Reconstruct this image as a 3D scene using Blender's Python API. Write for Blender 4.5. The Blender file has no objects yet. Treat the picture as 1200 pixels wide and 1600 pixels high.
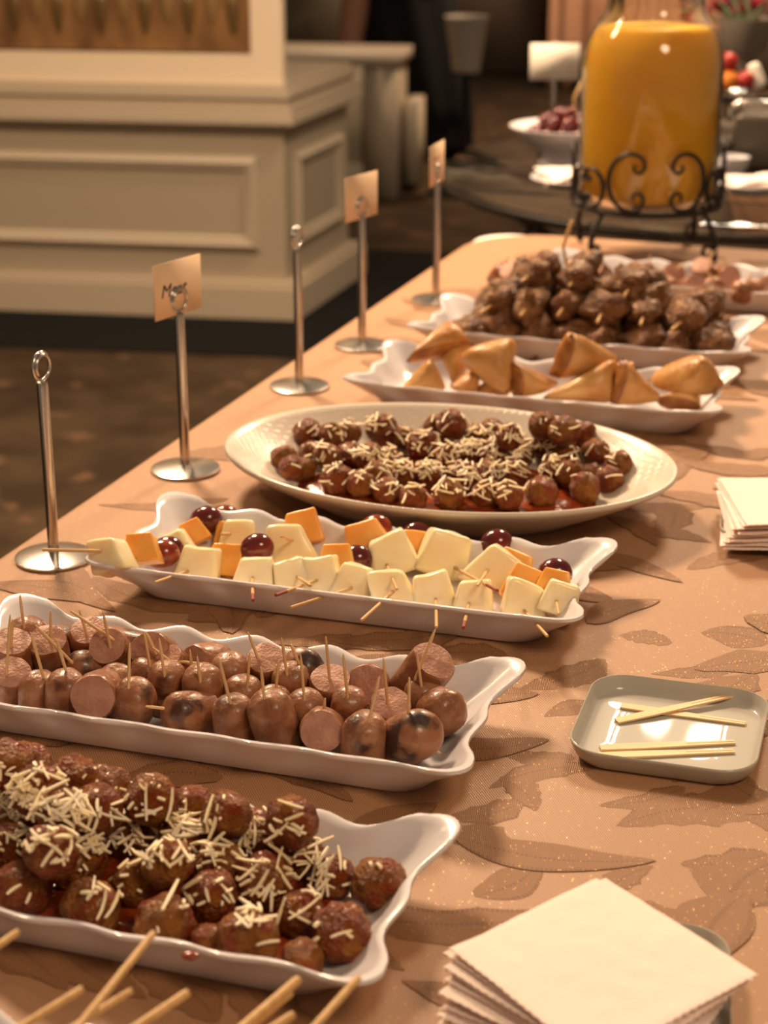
import bpy, bmesh, math, random
import numpy as np
from mathutils import Vector, Matrix, Quaternion, noise
from math import pi, sin, cos, radians as R

rng = random.Random(7)
S = bpy.context.scene
COL = S.collection
# ------------------------------------------------------------------ camera
# table top is z = 0, the room floor z = -0.75; x across the table, y along it
F_PX, CAM_H = 2800.0, 0.55
PITCH = math.atan(1050 / F_PX)
YAW = math.atan(1063 / (F_PX / cos(PITCH)))
FW = Vector((-sin(YAW) * cos(PITCH), cos(YAW) * cos(PITCH), -sin(PITCH)))
RT = Vector((cos(YAW), sin(YAW), 0))
UP = RT.cross(FW)
CAM = Vector((0, 0, CAM_H))
cd = bpy.data.cameras.new('camera')
cam = bpy.data.objects.new('camera', cd)
COL.objects.link(cam)
cam.matrix_world = Matrix((RT, UP, -FW)).transposed().to_4x4()
cam.location = CAM
cd.sensor_fit = 'VERTICAL'
cd.sensor_height = 24
cd.lens = F_PX / 1600 * 24
cd.clip_start = .05
cd.clip_end = 60
cd.dof.use_dof = True
cd.dof.focus_distance = 1.20
cd.dof.aperture_fstop = 5.4
S.camera = cam
# ------------------------------------------------------------------ world, lamps, exposure
S.view_settings.view_transform = 'Standard'
S.view_settings.look = 'None'
S.view_settings.exposure = 0.0
S.view_settings.gamma = 1
S.view_settings.use_curve_mapping = False
w = bpy.data.worlds.new('world')
S.world = w
w.use_nodes = True
w.node_tree.nodes['Background'].inputs[0].default_value = (1.0, .70, .46, 1)
w.node_tree.nodes['Background'].inputs[1].default_value = .20


def area(name, loc, target, size, energy, color=(1, .74, .48)):
    l = bpy.data.lights.new(name, 'AREA')
    l.shape = 'DISK'
    l.size = size
    l.energy = energy
    l.color = color
    o = bpy.data.objects.new(name, l)
    COL.objects.link(o)
    o.location = loc
    o.rotation_euler = (Vector(target) - Vector(loc)).to_track_quat('-Z', 'Y').to_euler()
    return o


WARM = (1, .70, .44)
area('ceiling_or_fill_lamp', (-1.75, 2.7, 1.75), (-.5, 1.7, 0), .45, 95, WARM)
area('ceiling_or_fill_lamp', (-.35, 4.3, 2.15), (-.4, 2.2, 0), .5, 72, WARM)
area('ceiling_or_fill_lamp', (-2.6, 2.2, 2.0), (-2.6, 4.6, -.4), .5, 52, WARM)
area('ceiling_or_fill_lamp', (.95, .1, 1.9), (-.2, .9, 0), .7, 24, WARM)
area('ceiling_or_fill_lamp', (-1.2, 7.6, 2.3), (-1.0, 10.6, -.2), .8, 260, WARM)  # unseen fill lamp, added to brighten the dark far end of the room
for k in range(18):     # bulbs of the chandelier in front, seen as glints in the glaze
    l = bpy.data.lights.new('chandelier_bulb', 'POINT')
    l.energy = 2.2
    l.shadow_soft_size = .030
    l.color = (1, .84, .62)
    o = bpy.data.objects.new('chandelier_bulb', l)
    COL.objects.link(o)
    u, v_ = (k * .618) % 1, (k * .755 + .3) % 1
    o.location = (-.70 + .30 * u, 4.0 + .1 * ((k * .41) % 1), 1.44 + .26 * v_)

# ------------------------------------------------------------------ helpers


def V(*a):
    return Vector(a)


def P(x, y, z=0.0):
    """the point at height z seen at photo pixel x, y"""
    d = FW + RT * ((x - 600) / F_PX) - UP * ((y - 800) / F_PX)
    return CAM + d * ((z - CAM_H) / d.z)


def ray(x, y):
    return (FW + RT * ((x - 600) / F_PX) - UP * ((y - 800) / F_PX)).normalized()


def depth(p):
    return (p - CAM).dot(FW)


def on_plane(x, y, p0, n):
    d = ray(x, y)
    return CAM + d * ((p0 - CAM).dot(n) / d.dot(n))


def px_height(x, y, p):
    """height of the point above p (a vertical line) that shows at photo row y"""
    n = V(FW.x, FW.y, 0).normalized()
    return on_plane(x, y, p, n).z


ORD = ['first', 'second', 'third', 'fourth', 'fifth', 'sixth', 'seventh', 'eighth', 'ninth', 'tenth', 'eleventh', 'twelfth',
       'thirteenth', 'fourteenth', 'fifteenth', 'sixteenth', 'seventeenth', 'eighteenth']


def tag(o, label, cat, group=None, kind=None):
    o['label'] = label
    o['category'] = cat
    if group:
        o['group'] = group
    if kind:
        o['kind'] = kind
    return o


def empty(name, loc, M=None):
    o = bpy.data.objects.new(name, None)
    COL.objects.link(o)
    o.empty_display_size = .02
    if M is not None:
        o.matrix_basis = M
    else:
        o.location = loc
    return o


class MB:
    def __init__(s):
        s.v, s.f, s.m, s.uv = [], [], [], None

    def add(s, v, f, mi=0):
        o = len(s.v)
        s.v += [tuple(p) for p in v]
        s.f += [tuple(i + o for i in q) for q in f]
        s.m += [mi] * len(f)
        return s

    def mesh(s, name, mats, sharp=None, origin=None):
        me = bpy.data.meshes.new(name)
        vv = s.v
        if origin is not None:
            vv = [(p[0] - origin[0], p[1] - origin[1], p[2] - origin[2]) for p in vv]
        me.from_pydata(vv, [], s.f)
        for m in (mats if isinstance(mats, (list, tuple)) else [mats]):
            me.materials.append(m)
        me.polygons.foreach_set('material_index', s.m)
        me.polygons.foreach_set('use_smooth', [True] * len(me.polygons))
        if sharp is not None:
            me.set_sharp_from_angle(angle=R(sharp))
        me.update()
        return me

    def build(s, name, mats, parent=None, sharp=None, origin=None):
        """link as one object; verts are in world space, or in the parent's space if it has one"""
        o = bpy.data.objects.new(name, s.mesh(name, mats, sharp, origin))
        COL.objects.link(o)
        if parent is not None:
            o.parent = parent
        elif origin is not None:
            o.location = origin
        return o


def put(name, me, M, parent=None):
    """an object with mesh me at world matrix M"""
    o = bpy.data.objects.new(name, me)
    COL.objects.link(o)
    if parent is not None:
        o.parent = parent
        o.matrix_basis = parent.matrix_basis.inverted() @ M
    else:
        o.matrix_basis = M
    return o


def frame(loc, z, x=None, s=(1, 1, 1)):
    z = Vector(z).normalized()
    x = Vector(x) if x is not None else (V(1, 0, 0) if abs(z.x) < .9 else V(0, 1, 0))
    y = z.cross(x).normalized()
    x = y.cross(z)
    return Matrix.LocRotScale(Vector(loc), Matrix((x, y, z)).transposed().to_quaternion(), Vector(s))


def box(x0, x1, y0, y1, z0, z1):
    v = [(x, y, z) for z in (z0, z1) for y in (y0, y1) for x in (x0, x1)]
    return v, [(0, 2, 3, 1), (4, 5, 7, 6), (0, 1, 5, 4), (2, 6, 7, 3), (0, 4, 6, 2), (1, 3, 7, 5)]


def rbox(hx, hy, hz, r, n=4):
    """box with rounded edges"""
    vs, fs, idx = [], [], {}

    def lin(h):
        a = h - r
        e = [h * 1.0]
        return [-h] + [-a - r * .45] + [-a + 2 * a * i / n for i in range(n + 1)] + [a + r * .45] + [h]

    ax = (lin(hx), lin(hy), lin(hz))
    H = (hx, hy, hz)

    def vert(p):
        k = tuple(round(c, 7) for c in p)
        if k not in idx:
            inner = Vector([max(-(h - r), min(h - r, c)) for c, h in zip(p, H)])
            d = Vector(p) - inner
            if d.length > 1e-9:
                d.normalize()
            idx[k] = len(vs)
            vs.append(inner + d * r)
        return idx[k]

    for a in range(3):
        b, c = (a + 1) % 3, (a + 2) % 3
        for sgn in (-1, 1):
            for i in range(len(ax[b]) - 1):
                for j in range(len(ax[c]) - 1):
                    q = []
                    for (ii, jj) in ((i, j), (i + 1, j), (i + 1, j + 1), (i, j + 1)):
                        p = [0, 0, 0]
                        p[a] = sgn * H[a]
                        p[b] = ax[b][ii]
                        p[c] = ax[c][jj]
                        q.append(vert(p))
                    if sgn < 0:
                        q.reverse()
                    if len(set(q)) == 4:
                        fs.append(q)
    return vs, fs


def tube(pts, rad, n=8, closed=False, cap=True):
    pts = [Vector(p) for p in pts]
    m = len(pts)
    rad = rad if isinstance(rad, (list, tuple)) else [rad] * m
    v, f = [], []
    t0 = (pts[1] - pts[0]).normalized()
    ref = V(0, 0, 1) if abs(t0.z) < .9 else V(1, 0, 0)
    nx = t0.cross(ref).normalized()
    for i, p in enumerate(pts):
        if closed:
            t = (pts[(i + 1) % m] - pts[i - 1]).normalized()
        else:
            t = (pts[min(i + 1, m - 1)] - pts[max(i - 1, 0)]).normalized()
        nx = (nx - t * nx.dot(t)).normalized()
        ny = t.cross(nx)
        for k in range(n):
            a = 2 * pi * k / n
            v.append(p + (nx * cos(a) + ny * sin(a)) * rad[i])
    for i in range(m if closed else m - 1):
        j = (i + 1) % m
        for k in range(n):
            l = (k + 1) % n
            f.append((i * n + k, i * n + l, j * n + l, j * n + k))
    if cap and not closed:
        f.append(tuple(range(n - 1, -1, -1)))
        f.append(tuple((m - 1) * n + k for k in range(n)))
    return v, f


def lathe(prof, n=32, c=(0, 0, 0)):
    v, f = [], []
    m = len(prof)
    for (r, z) in prof:
        for k in range(n):
            a = 2 * pi * k / n
            v.append((c[0] + r * cos(a), c[1] + r * sin(a), c[2] + z))
    for i in range(m - 1):
        for k in range(n):
            l = (k + 1) % n
            f.append((i * n + k, i * n + l, (i + 1) * n + l, (i + 1) * n + k))
    return v, f


def loops(ls, close_first=True, close_last=True):
    """skin a list of vertex loops of equal length"""
    n = len(ls[0])
    v = [p for l in ls for p in l]
    f = []
    for i in range(len(ls) - 1):
        for k in range(n):
            l = (k + 1) % n
            f.append((i * n + k, i * n + l, (i + 1) * n + l, (i + 1) * n + k))
    if close_first:
        f.append(tuple(range(n - 1, -1, -1)))
    if close_last:
        b = (len(ls) - 1) * n
        f.append(tuple(b + k for k in range(n)))
    return v, f


def ico(sub):
    bm = bmesh.new()
    bmesh.ops.create_icosphere(bm, subdivisions=sub, radius=1)
    v = [p.co.copy() for p in bm.verts]
    f = [tuple(q.index for q in p.verts) for p in bm.faces]
    bm.free()
    return v, f


ICO = {k: ico(k) for k in (1, 2, 3, 4, 5)}


def lump(sub, amp, freq, seed, s=(1, 1, 1), amp2=0, freq2=1):
    v, f = ICO[sub]
    off = V(seed * 3.7, seed * 1.3, -seed * 2.1)
    out = []
    for p in v:
        d = 1 + amp * noise.noise(p * freq + off) + amp2 * noise.noise(p * freq2 - off)
        out.append((p.x * d * s[0], p.y * d * s[1], p.z * d * s[2]))
    return out, f


# ------------------------------------------------------------------ materials
MATS = {}


def mat(name, col, rough=.5, metal=0., spec=.5, col2=None, nscale=40, lo=.4, hi=.6, col3=None, n3=15, lo3=.5, hi3=.62,
        bump=0., bscale=200, sss=0., sssr=(.6, .3, .15), trans=0., ior=1.45, coat=0., rough2=None, detail=4, sss_scale=.01,
        stretch=(1, 1, 1), sheen=0., bdist=.002, coat_rough=.12):
    m = bpy.data.materials.new(name)
    m.use_nodes = True
    nt = m.node_tree
    N, L = nt.nodes, nt.links
    b = N['Principled BSDF']
    b.inputs['Base Color'].default_value = (*col, 1)
    b.inputs['Roughness'].default_value = rough
    b.inputs['Metallic'].default_value = metal
    b.inputs['Specular IOR Level'].default_value = spec
    b.inputs['IOR'].default_value = ior
    b.inputs['Transmission Weight'].default_value = trans
    b.inputs['Coat Weight'].default_value = coat
    b.inputs['Coat Roughness'].default_value = coat_rough
    b.inputs['Sheen Weight'].default_value = sheen
    if sss:
        b.inputs['Subsurface Weight'].default_value = sss
        b.inputs['Subsurface Radius'].default_value = sssr
        b.inputs['Subsurface Scale'].default_value = sss_scale
    if col2 or bump or col3:
        tc = N.new('ShaderNodeTexCoord')
        oi = N.new('ShaderNodeObjectInfo')
        mp = N.new('ShaderNodeVectorMath')
        mp.operation = 'MULTIPLY_ADD'
        sc = N.new('ShaderNodeCombineXYZ')
        ml = N.new('ShaderNodeMath')
        ml.operation = 'MULTIPLY'
        ml.inputs[1].default_value = 13.0
        L.new(oi.outputs['Random'], ml.inputs[0])
        for i in range(3):
            L.new(ml.outputs[0], sc.inputs[i])
        L.new(tc.outputs['Object'], mp.inputs[0])
        mp.inputs[1].default_value = stretch
        L.new(sc.outputs[0], mp.inputs[2])
        vec = mp.outputs[0]

        def nz(scale, lo, hi):
            n = N.new('ShaderNodeTexNoise')
            n.inputs['Scale'].default_value = scale
            n.inputs['Detail'].default_value = detail
            L.new(vec, n.inputs['Vector'])
            r = N.new('ShaderNodeMapRange')
            r.inputs['From Min'].default_value = lo
            r.inputs['From Max'].default_value = hi
            L.new(n.outputs['Fac'], r.inputs['Value'])
            return r.outputs[0]
        cur = None
        if col2:
            mx = N.new('ShaderNodeMix')
            mx.data_type = 'RGBA'
            mx.inputs['A'].default_value = (*col, 1)
            mx.inputs['B'].default_value = (*col2, 1)
            fac = nz(nscale, lo, hi)
            L.new(fac, mx.inputs['Factor'])
            cur = mx.outputs['Result']
            if rough2 is not None:
                rm = N.new('ShaderNodeMapRange')
                rm.inputs['To Min'].default_value = rough
                rm.inputs['To Max'].default_value = rough2
                L.new(fac, rm.inputs['Value'])
                L.new(rm.outputs[0], b.inputs['Roughness'])
        if col3:
            mx = N.new('ShaderNodeMix')
            mx.data_type = 'RGBA'
            if cur:
                L.new(cur, mx.inputs['A'])
            else:
                mx.inputs['A'].default_value = (*col, 1)
            mx.inputs['B'].default_value = (*col3, 1)
            L.new(nz(n3, lo3, hi3), mx.inputs['Factor'])
            cur = mx.outputs['Result']
        if cur:
            L.new(cur, b.inputs['Base Color'])
        if bump:
            n = N.new('ShaderNodeTexNoise')
            n.inputs['Scale'].default_value = bscale
            n.inputs['Detail'].default_value = 4
            L.new(vec, n.inputs['Vector'])
            bp = N.new('ShaderNodeBump')
            bp.inputs['Strength'].default_value = bump
            bp.inputs['Distance'].default_value = bdist
            L.new(n.outputs['Fac'], bp.inputs['Height'])
            L.new(bp.outputs[0], b.inputs['Normal'])
    MATS[name] = m
    return m


M_TRAY = mat('white_glaze', (.72, .70, .74), .24, coat=.3)
M_OVAL = mat('cream_glaze', (.70, .63, .54), .28, coat=.2)
M_GREY = mat('grey_glaze', (.47, .455, .41), .45, spec=.15, coat=.55, coat_rough=.03, bump=.10, bscale=45)
M_BALL = mat('meatball', (.31, .115, .018), .40, spec=.35, col2=(.18, .053, .008), nscale=1.7, lo=.35, hi=.65, col3=(.23, .034, .006), n3=1.2,
             lo3=.50, hi3=.62, bump=.5, bscale=8, bdist=.05, coat=.12)
M_BALL2 = mat('meatball_sauced', (.25, .052, .009), .38, spec=.35, col2=(.16, .034, .006), nscale=1.8, lo=.35, hi=.65, col3=(.32, .115, .020), n3=1.3,
              lo3=.52, hi3=.66, bump=.5, bscale=7, bdist=.05, coat=.12)
M_SAUCE = mat('tomato_sauce', (.13, .016, .004), .22, col2=(.28, .05, .01), nscale=60, bump=.5, bscale=150, coat=.3)
M_CHEESE = mat('shredded_cheese', (.92, .76, .47), .5, col2=(.94, .82, .60), nscale=60, sss=.2, sss_scale=.004, sssr=(1, .8, .4))
M_SKIN = mat('sausage_skin', (.34, .155, .080), .40, col2=(.23, .085, .036), nscale=75, lo=.4, hi=.6, col3=(.07, .022, .012), n3=42,
             lo3=.57, hi3=.68, bump=.5, bscale=220, coat=.2, sss=.1, sss_scale=.004)
M_CUT = mat('sausage_cut', (.47, .245, .175), .5, col2=(.40, .195, .135), nscale=120, bump=.4, bscale=500, sss=.15, sss_scale=.004)
M_CHAR = mat('sausage_charred', (.30, .125, .058), .42, col2=(.040, .017, .011), nscale=52, lo=.49, hi=.60, bump=.3, bscale=200, coat=.25)
M_PICK = mat('pale_wood', (.74, .52, .28), .5, col2=(.66, .43, .21), nscale=300, stretch=(1, 1, .08))
M_STICK = mat('bamboo', (.66, .42, .18), .5, col2=(.55, .33, .13), nscale=250, stretch=(1, 1, .06))
M_STICKEND = mat('stained_bamboo', (.28, .04, .03), .5)
M_FORK = mat('fork_wood', (.83, .60, .34), .5, col2=(.76, .52, .27), nscale=180, stretch=(.08, 1, 1))
M_MELON = mat('honeydew', (.88, .74, .45), .3, col2=(.93, .82, .57), nscale=45, sss=.5, sss_scale=.012, sssr=(1, .8, .4), bump=.15,
              bscale=120, coat=.15)
M_CANT = mat('cantaloupe', (.86, .40, .07), .3, col2=(.90, .48, .12), nscale=50, sss=.4, sss_scale=.01, sssr=(1, .5, .15), bump=.15,
             bscale=140, coat=.15)
M_GRAPE = mat('red_grape', (.085, .010, .014), .16, col2=(.16, .018, .014), nscale=35, coat=.4, sss=.2, sss_scale=.005)
M_GRAPECUT = mat('grape_cut', (.30, .05, .012), .2, col2=(.20, .02, .01), nscale=90, coat=.4, sss=.3, sss_scale=.005)
M_SAMOSA = mat('fried_pastry', (.58, .31, .10), .42, col2=(.44, .19, .045), nscale=35, lo=.35, hi=.65, col3=(.62, .36, .13), n3=18,
               lo3=.5, hi3=.68, bump=.8, bscale=110, coat=.1)
M_SAMEDGE = mat('fried_pastry_edge', (.25, .085, .02), .4, col2=(.40, .17, .04), nscale=60, bump=.4, bscale=140)
M_CHICK = mat('grilled_meat', (.30, .13, .046), .45, col2=(.15, .058, .020), nscale=1.8, lo=.38, hi=.62, col3=(.46, .25, .11), n3=1.5,
              lo3=.55, hi3=.68, bump=.6, bscale=5, bdist=.06, coat=.1)
M_CHROME = mat('brushed_steel', (.62, .60, .57), .22, metal=1)
M_CARD = mat('peach_card', (.80, .56, .36), .7)
M_WCARD = mat('white_card', (.92, .86, .76), .6)
M_INK = mat('black_ink', (.02, .018, .016), .6)
M_NAP = mat('paper_napkin', (.97, .82, .755), .85, bump=.25, bscale=900, sheen=.1)
M_IRON = mat('wrought_iron', (.020, .017, .014), .45, metal=.3, bump=.3, bscale=200)
M_GLASS = mat('clear_glass', (1, 1, 1), .02, trans=1, ior=1.45)
M_JUICE = mat('orange_juice', (.90, .51, .035), .5, sss=.5, sss_scale=.05, sssr=(1, .5, .08), spec=.2)
M_PEDESTAL = mat('cream_paint', (.50, .42, .32), .45)
M_PANEL = mat('putty_paint', (.40, .335, .25), .5)
M_FRAME = mat('ivory_paint', (.84, .70, .52), .45)
M_TABLE = mat('table_wood', (.3, .2, .12), .6)
M_LINEN = mat('white_linen', (.82, .80, .74), .8, bump=.2, bscale=600)
M_CARPET = mat('carpet', (.070, .046, .027), .95, spec=.1, col2=(.040, .026, .016), nscale=5, lo=.4, hi=.62, col3=(.13, .075, .045), n3=7,
               lo3=.60, hi3=.68, bump=.6, bscale=300)
M_BORDER = mat('black_carpet', (.012, .012, .011), .95, spec=.1, bump=.4, bscale=300)
M_WALL = mat('brown_wall', (.42, .31, .24), .8, col2=(.36, .26, .20), nscale=2)
M_CURTAIN = mat('brown_curtain', (.34, .18, .11), .85, col2=(.26, .13, .08), nscale=3)
M_BLACK = mat('black_cloth', (.010, .010, .011), .85, spec=.2)
M_SKINP = mat('skin', (.42, .22, .15), .5)
M_HAIR = mat('hair', (.02, .014, .01), .5)
M_BUCKET = mat('grey_enamel', (.40, .36, .30), .5)
M_ROSE = mat('red_petals', (.35, .008, .03), .6, col2=(.22, .004, .02), nscale=60)
M_LEAFG = mat('green_leaf', (.04, .07, .02), .6)
M_APPLE = mat('red_fruit', (.45, .03, .02), .3, col2=(.30, .02, .02), nscale=30)
M_ORANGE = mat('orange_fruit', (.80, .25, .03), .4, bump=.3, bscale=200)
M_DARKGLASS = mat('smoked_glass', (.50, .50, .44), .04, trans=1, ior=1.22)


def cloth_material():
    m = bpy.data.materials.new('lace_cloth')
    m.use_nodes = True
    N, L = m.node_tree.nodes, m.node_tree.links
    b = N['Principled BSDF']
    tc = N.new('ShaderNodeTexCoord')
    wv = N.new('ShaderNodeTexWave')
    wv.inputs['Scale'].default_value = 215
    wv.inputs['Distortion'].default_value = 1.2
    wv.inputs['Detail Scale'].default_value = 2
    rot = N.new('ShaderNodeMapping')
    rot.inputs['Rotation'].default_value = (0, 0, R(-38))
    L.new(tc.outputs['Object'], rot.inputs[0])
    L.new(rot.outputs[0], wv.inputs['Vector'])
    n1 = N.new('ShaderNodeTexNoise')
    n1.inputs['Scale'].default_value = 9
    n1.inputs['Detail'].default_value = 3
    L.new(tc.outputs['Object'], n1.inputs['Vector'])
    mx = N.new('ShaderNodeMix')
    mx.data_type = 'RGBA'
    mx.inputs['A'].default_value = (.52, .305, .175, 1)
    mx.inputs['B'].default_value = (.46, .26, .142, 1)
    L.new(n1.outputs['Fac'], mx.inputs['Factor'])
    m2 = N.new('ShaderNodeMix')
    m2.data_type = 'RGBA'
    m2.blend_type = 'MULTIPLY'
    m2.inputs['B'].default_value = (.60, .50, .42, 1)
    L.new(mx.outputs['Result'], m2.inputs['A'])
    rr = N.new('ShaderNodeMapRange')
    rr.inputs['From Min'].default_value = .35
    rr.inputs['From Max'].default_value = .9
    rr.inputs['To Max'].default_value = 1.0
    L.new(wv.outputs['Fac'], rr.inputs['Value'])
    L.new(rr.outputs[0], m2.inputs['Factor'])
    # gold threads
    vo = N.new('ShaderNodeTexVoronoi')
    vo.inputs['Scale'].default_value = 1500
    L.new(tc.outputs['Object'], vo.inputs['Vector'])
    gt = N.new('ShaderNodeMath')
    gt.operation = 'GREATER_THAN'
    gt.inputs[1].default_value = .995
    sp = N.new('ShaderNodeSeparateColor')
    L.new(vo.outputs['Color'], sp.inputs[0])
    L.new(sp.outputs[0], gt.inputs[0])
    m3 = N.new('ShaderNodeMix')
    m3.data_type = 'RGBA'
    m3.inputs['B'].default_value = (.85, .6, .3, 1)
    L.new(m2.outputs['Result'], m3.inputs['A'])
    L.new(gt.outputs[0], m3.inputs['Factor'])
    L.new(m3.outputs['Result'], b.inputs['Base Color'])
    L.new(gt.outputs[0], b.inputs['Metallic'])
    b.inputs['Roughness'].default_value = .55
    bp = N.new('ShaderNodeBump')
    bp.inputs['Strength'].default_value = .35
    bp.inputs['Distance'].default_value = .0006
    L.new(wv.outputs['Fac'], bp.inputs['Height'])
    L.new(bp.outputs[0], b.inputs['Normal'])
    return m


def leaf_material():
    m = bpy.data.materials.new('lace_leaf')
    m.use_nodes = True
    N, L = m.node_tree.nodes, m.node_tree.links
    b = N['Principled BSDF']
    tc = N.new('ShaderNodeTexCoord')
    wv = N.new('ShaderNodeTexWave')
    wv.inputs['Scale'].default_value = 270
    wv.inputs['Distortion'].default_value = .8
    geo = N.new('ShaderNodeNewGeometry')
    rot = N.new('ShaderNodeMapping')
    rot.inputs['Rotation'].default_value = (0, 0, R(-20))
    L.new(geo.outputs['Position'], rot.inputs[0])
    L.new(rot.outputs[0], wv.inputs['Vector'])
    mx = N.new('ShaderNodeMix')
    mx.data_type = 'RGBA'
    mx.inputs['A'].default_value = (.345, .175, .082, 1)
    mx.inputs['B'].default_value = (.235, .112, .050, 1)
    rr = N.new('ShaderNodeMapRange')
    rr.inputs['From Min'].default_value = .3
    rr.inputs['From Max'].default_value = .85
    L.new(wv.outputs['Fac'], rr.inputs['Value'])
    L.new(rr.outputs[0], mx.inputs['Factor'])
    sep = N.new('ShaderNodeSeparateXYZ')
    L.new(tc.outputs['UV'], sep.inputs[0])
    # open-work seams: along the rib and one edge
    def band(src, c, hw):
        s1 = N.new('ShaderNodeMath')
        s1.operation = 'SUBTRACT'
        s1.inputs[1].default_value = c
        L.new(src, s1.inputs[0])
        s2 = N.new('ShaderNodeMath')
        s2.operation = 'ABSOLUTE'
        L.new(s1.outputs[0], s2.inputs[0])
        s3 = N.new('ShaderNodeMath')
        s3.operation = 'LESS_THAN'
        s3.inputs[1].default_value = hw
        L.new(s2.outputs[0], s3.inputs[0])
        return s3.outputs[0]
    e1 = band(sep.outputs[1], .47, .035)
    e2 = band(sep.outputs[1], .06, .045)
    ad = N.new('ShaderNodeMath')
    ad.operation = 'MAXIMUM'
    L.new(e1, ad.inputs[0])
    L.new(e2, ad.inputs[1])
    w2 = N.new('ShaderNodeMath')
    w2.operation = 'SINE'
    w3 = N.new('ShaderNodeMath')
    w3.operation = 'MULTIPLY'
    w3.inputs[1].default_value = 230
    L.new(sep.outputs[0], w3.inputs[0])
    L.new(w3.outputs[0], w2.inputs[0])
    w4 = N.new('ShaderNodeMath')
    w4.operation = 'GREATER_THAN'
    w4.inputs[1].default_value = -.2
    L.new(w2.outputs[0], w4.inputs[0])
    mm = N.new('ShaderNodeMath')
    mm.operation = 'MULTIPLY'
    L.new(ad.outputs[0], mm.inputs[0])
    L.new(w4.outputs[0], mm.inputs[1])
    mn = N.new('ShaderNodeMath')
    mn.operation = 'MULTIPLY'
    mn.inputs[1].default_value = .45
    L.new(mm.outputs[0], mn.inputs[0])
    m2 = N.new('ShaderNodeMix')
    m2.data_type = 'RGBA'
    m2.inputs['B'].default_value = (.09, .035, .012, 1)
    L.new(mx.outputs['Result'], m2.inputs['A'])
    L.new(mn.outputs[0], m2.inputs['Factor'])
    vo = N.new('ShaderNodeTexVoronoi')
    vo.inputs['Scale'].default_value = 1500
    L.new(geo.outputs['Position'], vo.inputs['Vector'])
    gt = N.new('ShaderNodeMath')
    gt.operation = 'GREATER_THAN'
    gt.inputs[1].default_value = .989
    sp = N.new('ShaderNodeSeparateColor')
    L.new(vo.outputs['Color'], sp.inputs[0])
    L.new(sp.outputs[0], gt.inputs[0])
    m3 = N.new('ShaderNodeMix')
    m3.data_type = 'RGBA'
    m3.inputs['B'].default_value = (.8, .5, .2, 1)
    L.new(m2.outputs['Result'], m3.inputs['A'])
    L.new(gt.outputs[0], m3.inputs['Factor'])
    L.new(gt.outputs[0], b.inputs['Metallic'])
    L.new(m3.outputs['Result'], b.inputs['Base Color'])
    b.inputs['Roughness'].default_value = .6
    bp = N.new('ShaderNodeBump')
    bp.inputs['Strength'].default_value = .5
    bp.inputs['Distance'].default_value = .0008
    L.new(wv.outputs['Fac'], bp.inputs['Height'])
    L.new(bp.outputs[0], b.inputs['Normal'])
    return m


def gold_panel_material():
    """brocade: rows of hanging pointed drops in dark and pale gold on brown"""
    m = bpy.data.materials.new('gold_brocade')
    m.use_nodes = True
    N, L = m.node_tree.nodes, m.node_tree.links
    b = N['Principled BSDF']
    tc = N.new('ShaderNodeTexCoord')
    n = N.new('ShaderNodeTexNoise')
    n.inputs['Scale'].default_value = 14
    mp = N.new('ShaderNodeMapping')
    mp.inputs['Scale'].default_value = (1, 1, .35)
    L.new(tc.outputs['Object'], mp.inputs[0])
    L.new(mp.outputs[0], n.inputs['Vector'])
    cr = N.new('ShaderNodeValToRGB')
    cr.color_ramp.elements[0].position = .35
    cr.color_ramp.elements[0].color = (.13, .06, .02, 1)
    cr.color_ramp.elements[1].position = .68
    cr.color_ramp.elements[1].color = (.30, .15, .05, 1)
    L.new(n.outputs['Fac'], cr.inputs[0])
    L.new(cr.outputs[0], b.inputs['Base Color'])
    b.inputs['Roughness'].default_value = .5
    return m


M_CLOTH = cloth_material()
M_LEAF = leaf_material()
M_GOLD = gold_panel_material()
M_GOLDDARK = mat('dark_gold_bead', (.10, .058, .022), .35, metal=.4, col2=(.22, .14, .05), nscale=40)
M_GOLDPALE = mat('pale_gold_bead', (.46, .30, .13), .35, metal=.4, col2=(.22, .13, .05), nscale=40)


def structure(o):
    o['kind'] = 'structure'
    return o


# ================================================================== room
structure(MB().add(*box(-7, 4, -2, 11, -.85, -.75)).build('floor', M_CARPET))
structure(MB().add(*box(-7, 4, 10.6, 10.8, -.75, 2.4)).build('wall_back', M_WALL))
structure(MB().add(*box(-7.2, -7, -2, 10.8, -.75, 2.4)).build('wall_left', M_WALL))


def offset_poly(poly, d):
    out = []
    n = len(poly)
    for i in range(n):
        a, b, c = Vector(poly[i - 1]), Vector(poly[i]), Vector(poly[(i + 1) % n])
        e1, e2 = (b - a).normalized(), (c - b).normalized()
        n1, n2 = V(e1.y, -e1.x), V(e2.y, -e2.x)
        k = d / max(.2, (1 + n1.dot(n2)))
        out.append(b + (n1 + n2) * k)
    return out


def prism(poly, z0, z1):
    n = len(poly)
    v = [(p[0], p[1], z0) for p in poly] + [(p[0], p[1], z1) for p in poly]
    f = [tuple(range(n - 1, -1, -1)), tuple(range(n, 2 * n))]
    f += [(i, (i + 1) % n, n + (i + 1) % n, n + i) for i in range(n)]
    return v, f


# ---- panelled column with gold brocade panel (counter-clockwise footprint)
A = V(-3.95, 4.228)
B = V(-1.913, 4.639)
C_ = V(-1.936, 5.275)
D_ = V(-3.95, 5.275)
foot = [A, B, C_, D_]
column = empty('column', (-2.9, 4.9, -.75))
column['kind'] = 'structure'


def cpart(name, mb, m, parent=column, sharp=40):
    return mb.build(name, m, parent, sharp, origin=(-2.9, 4.9, -.75))


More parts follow.
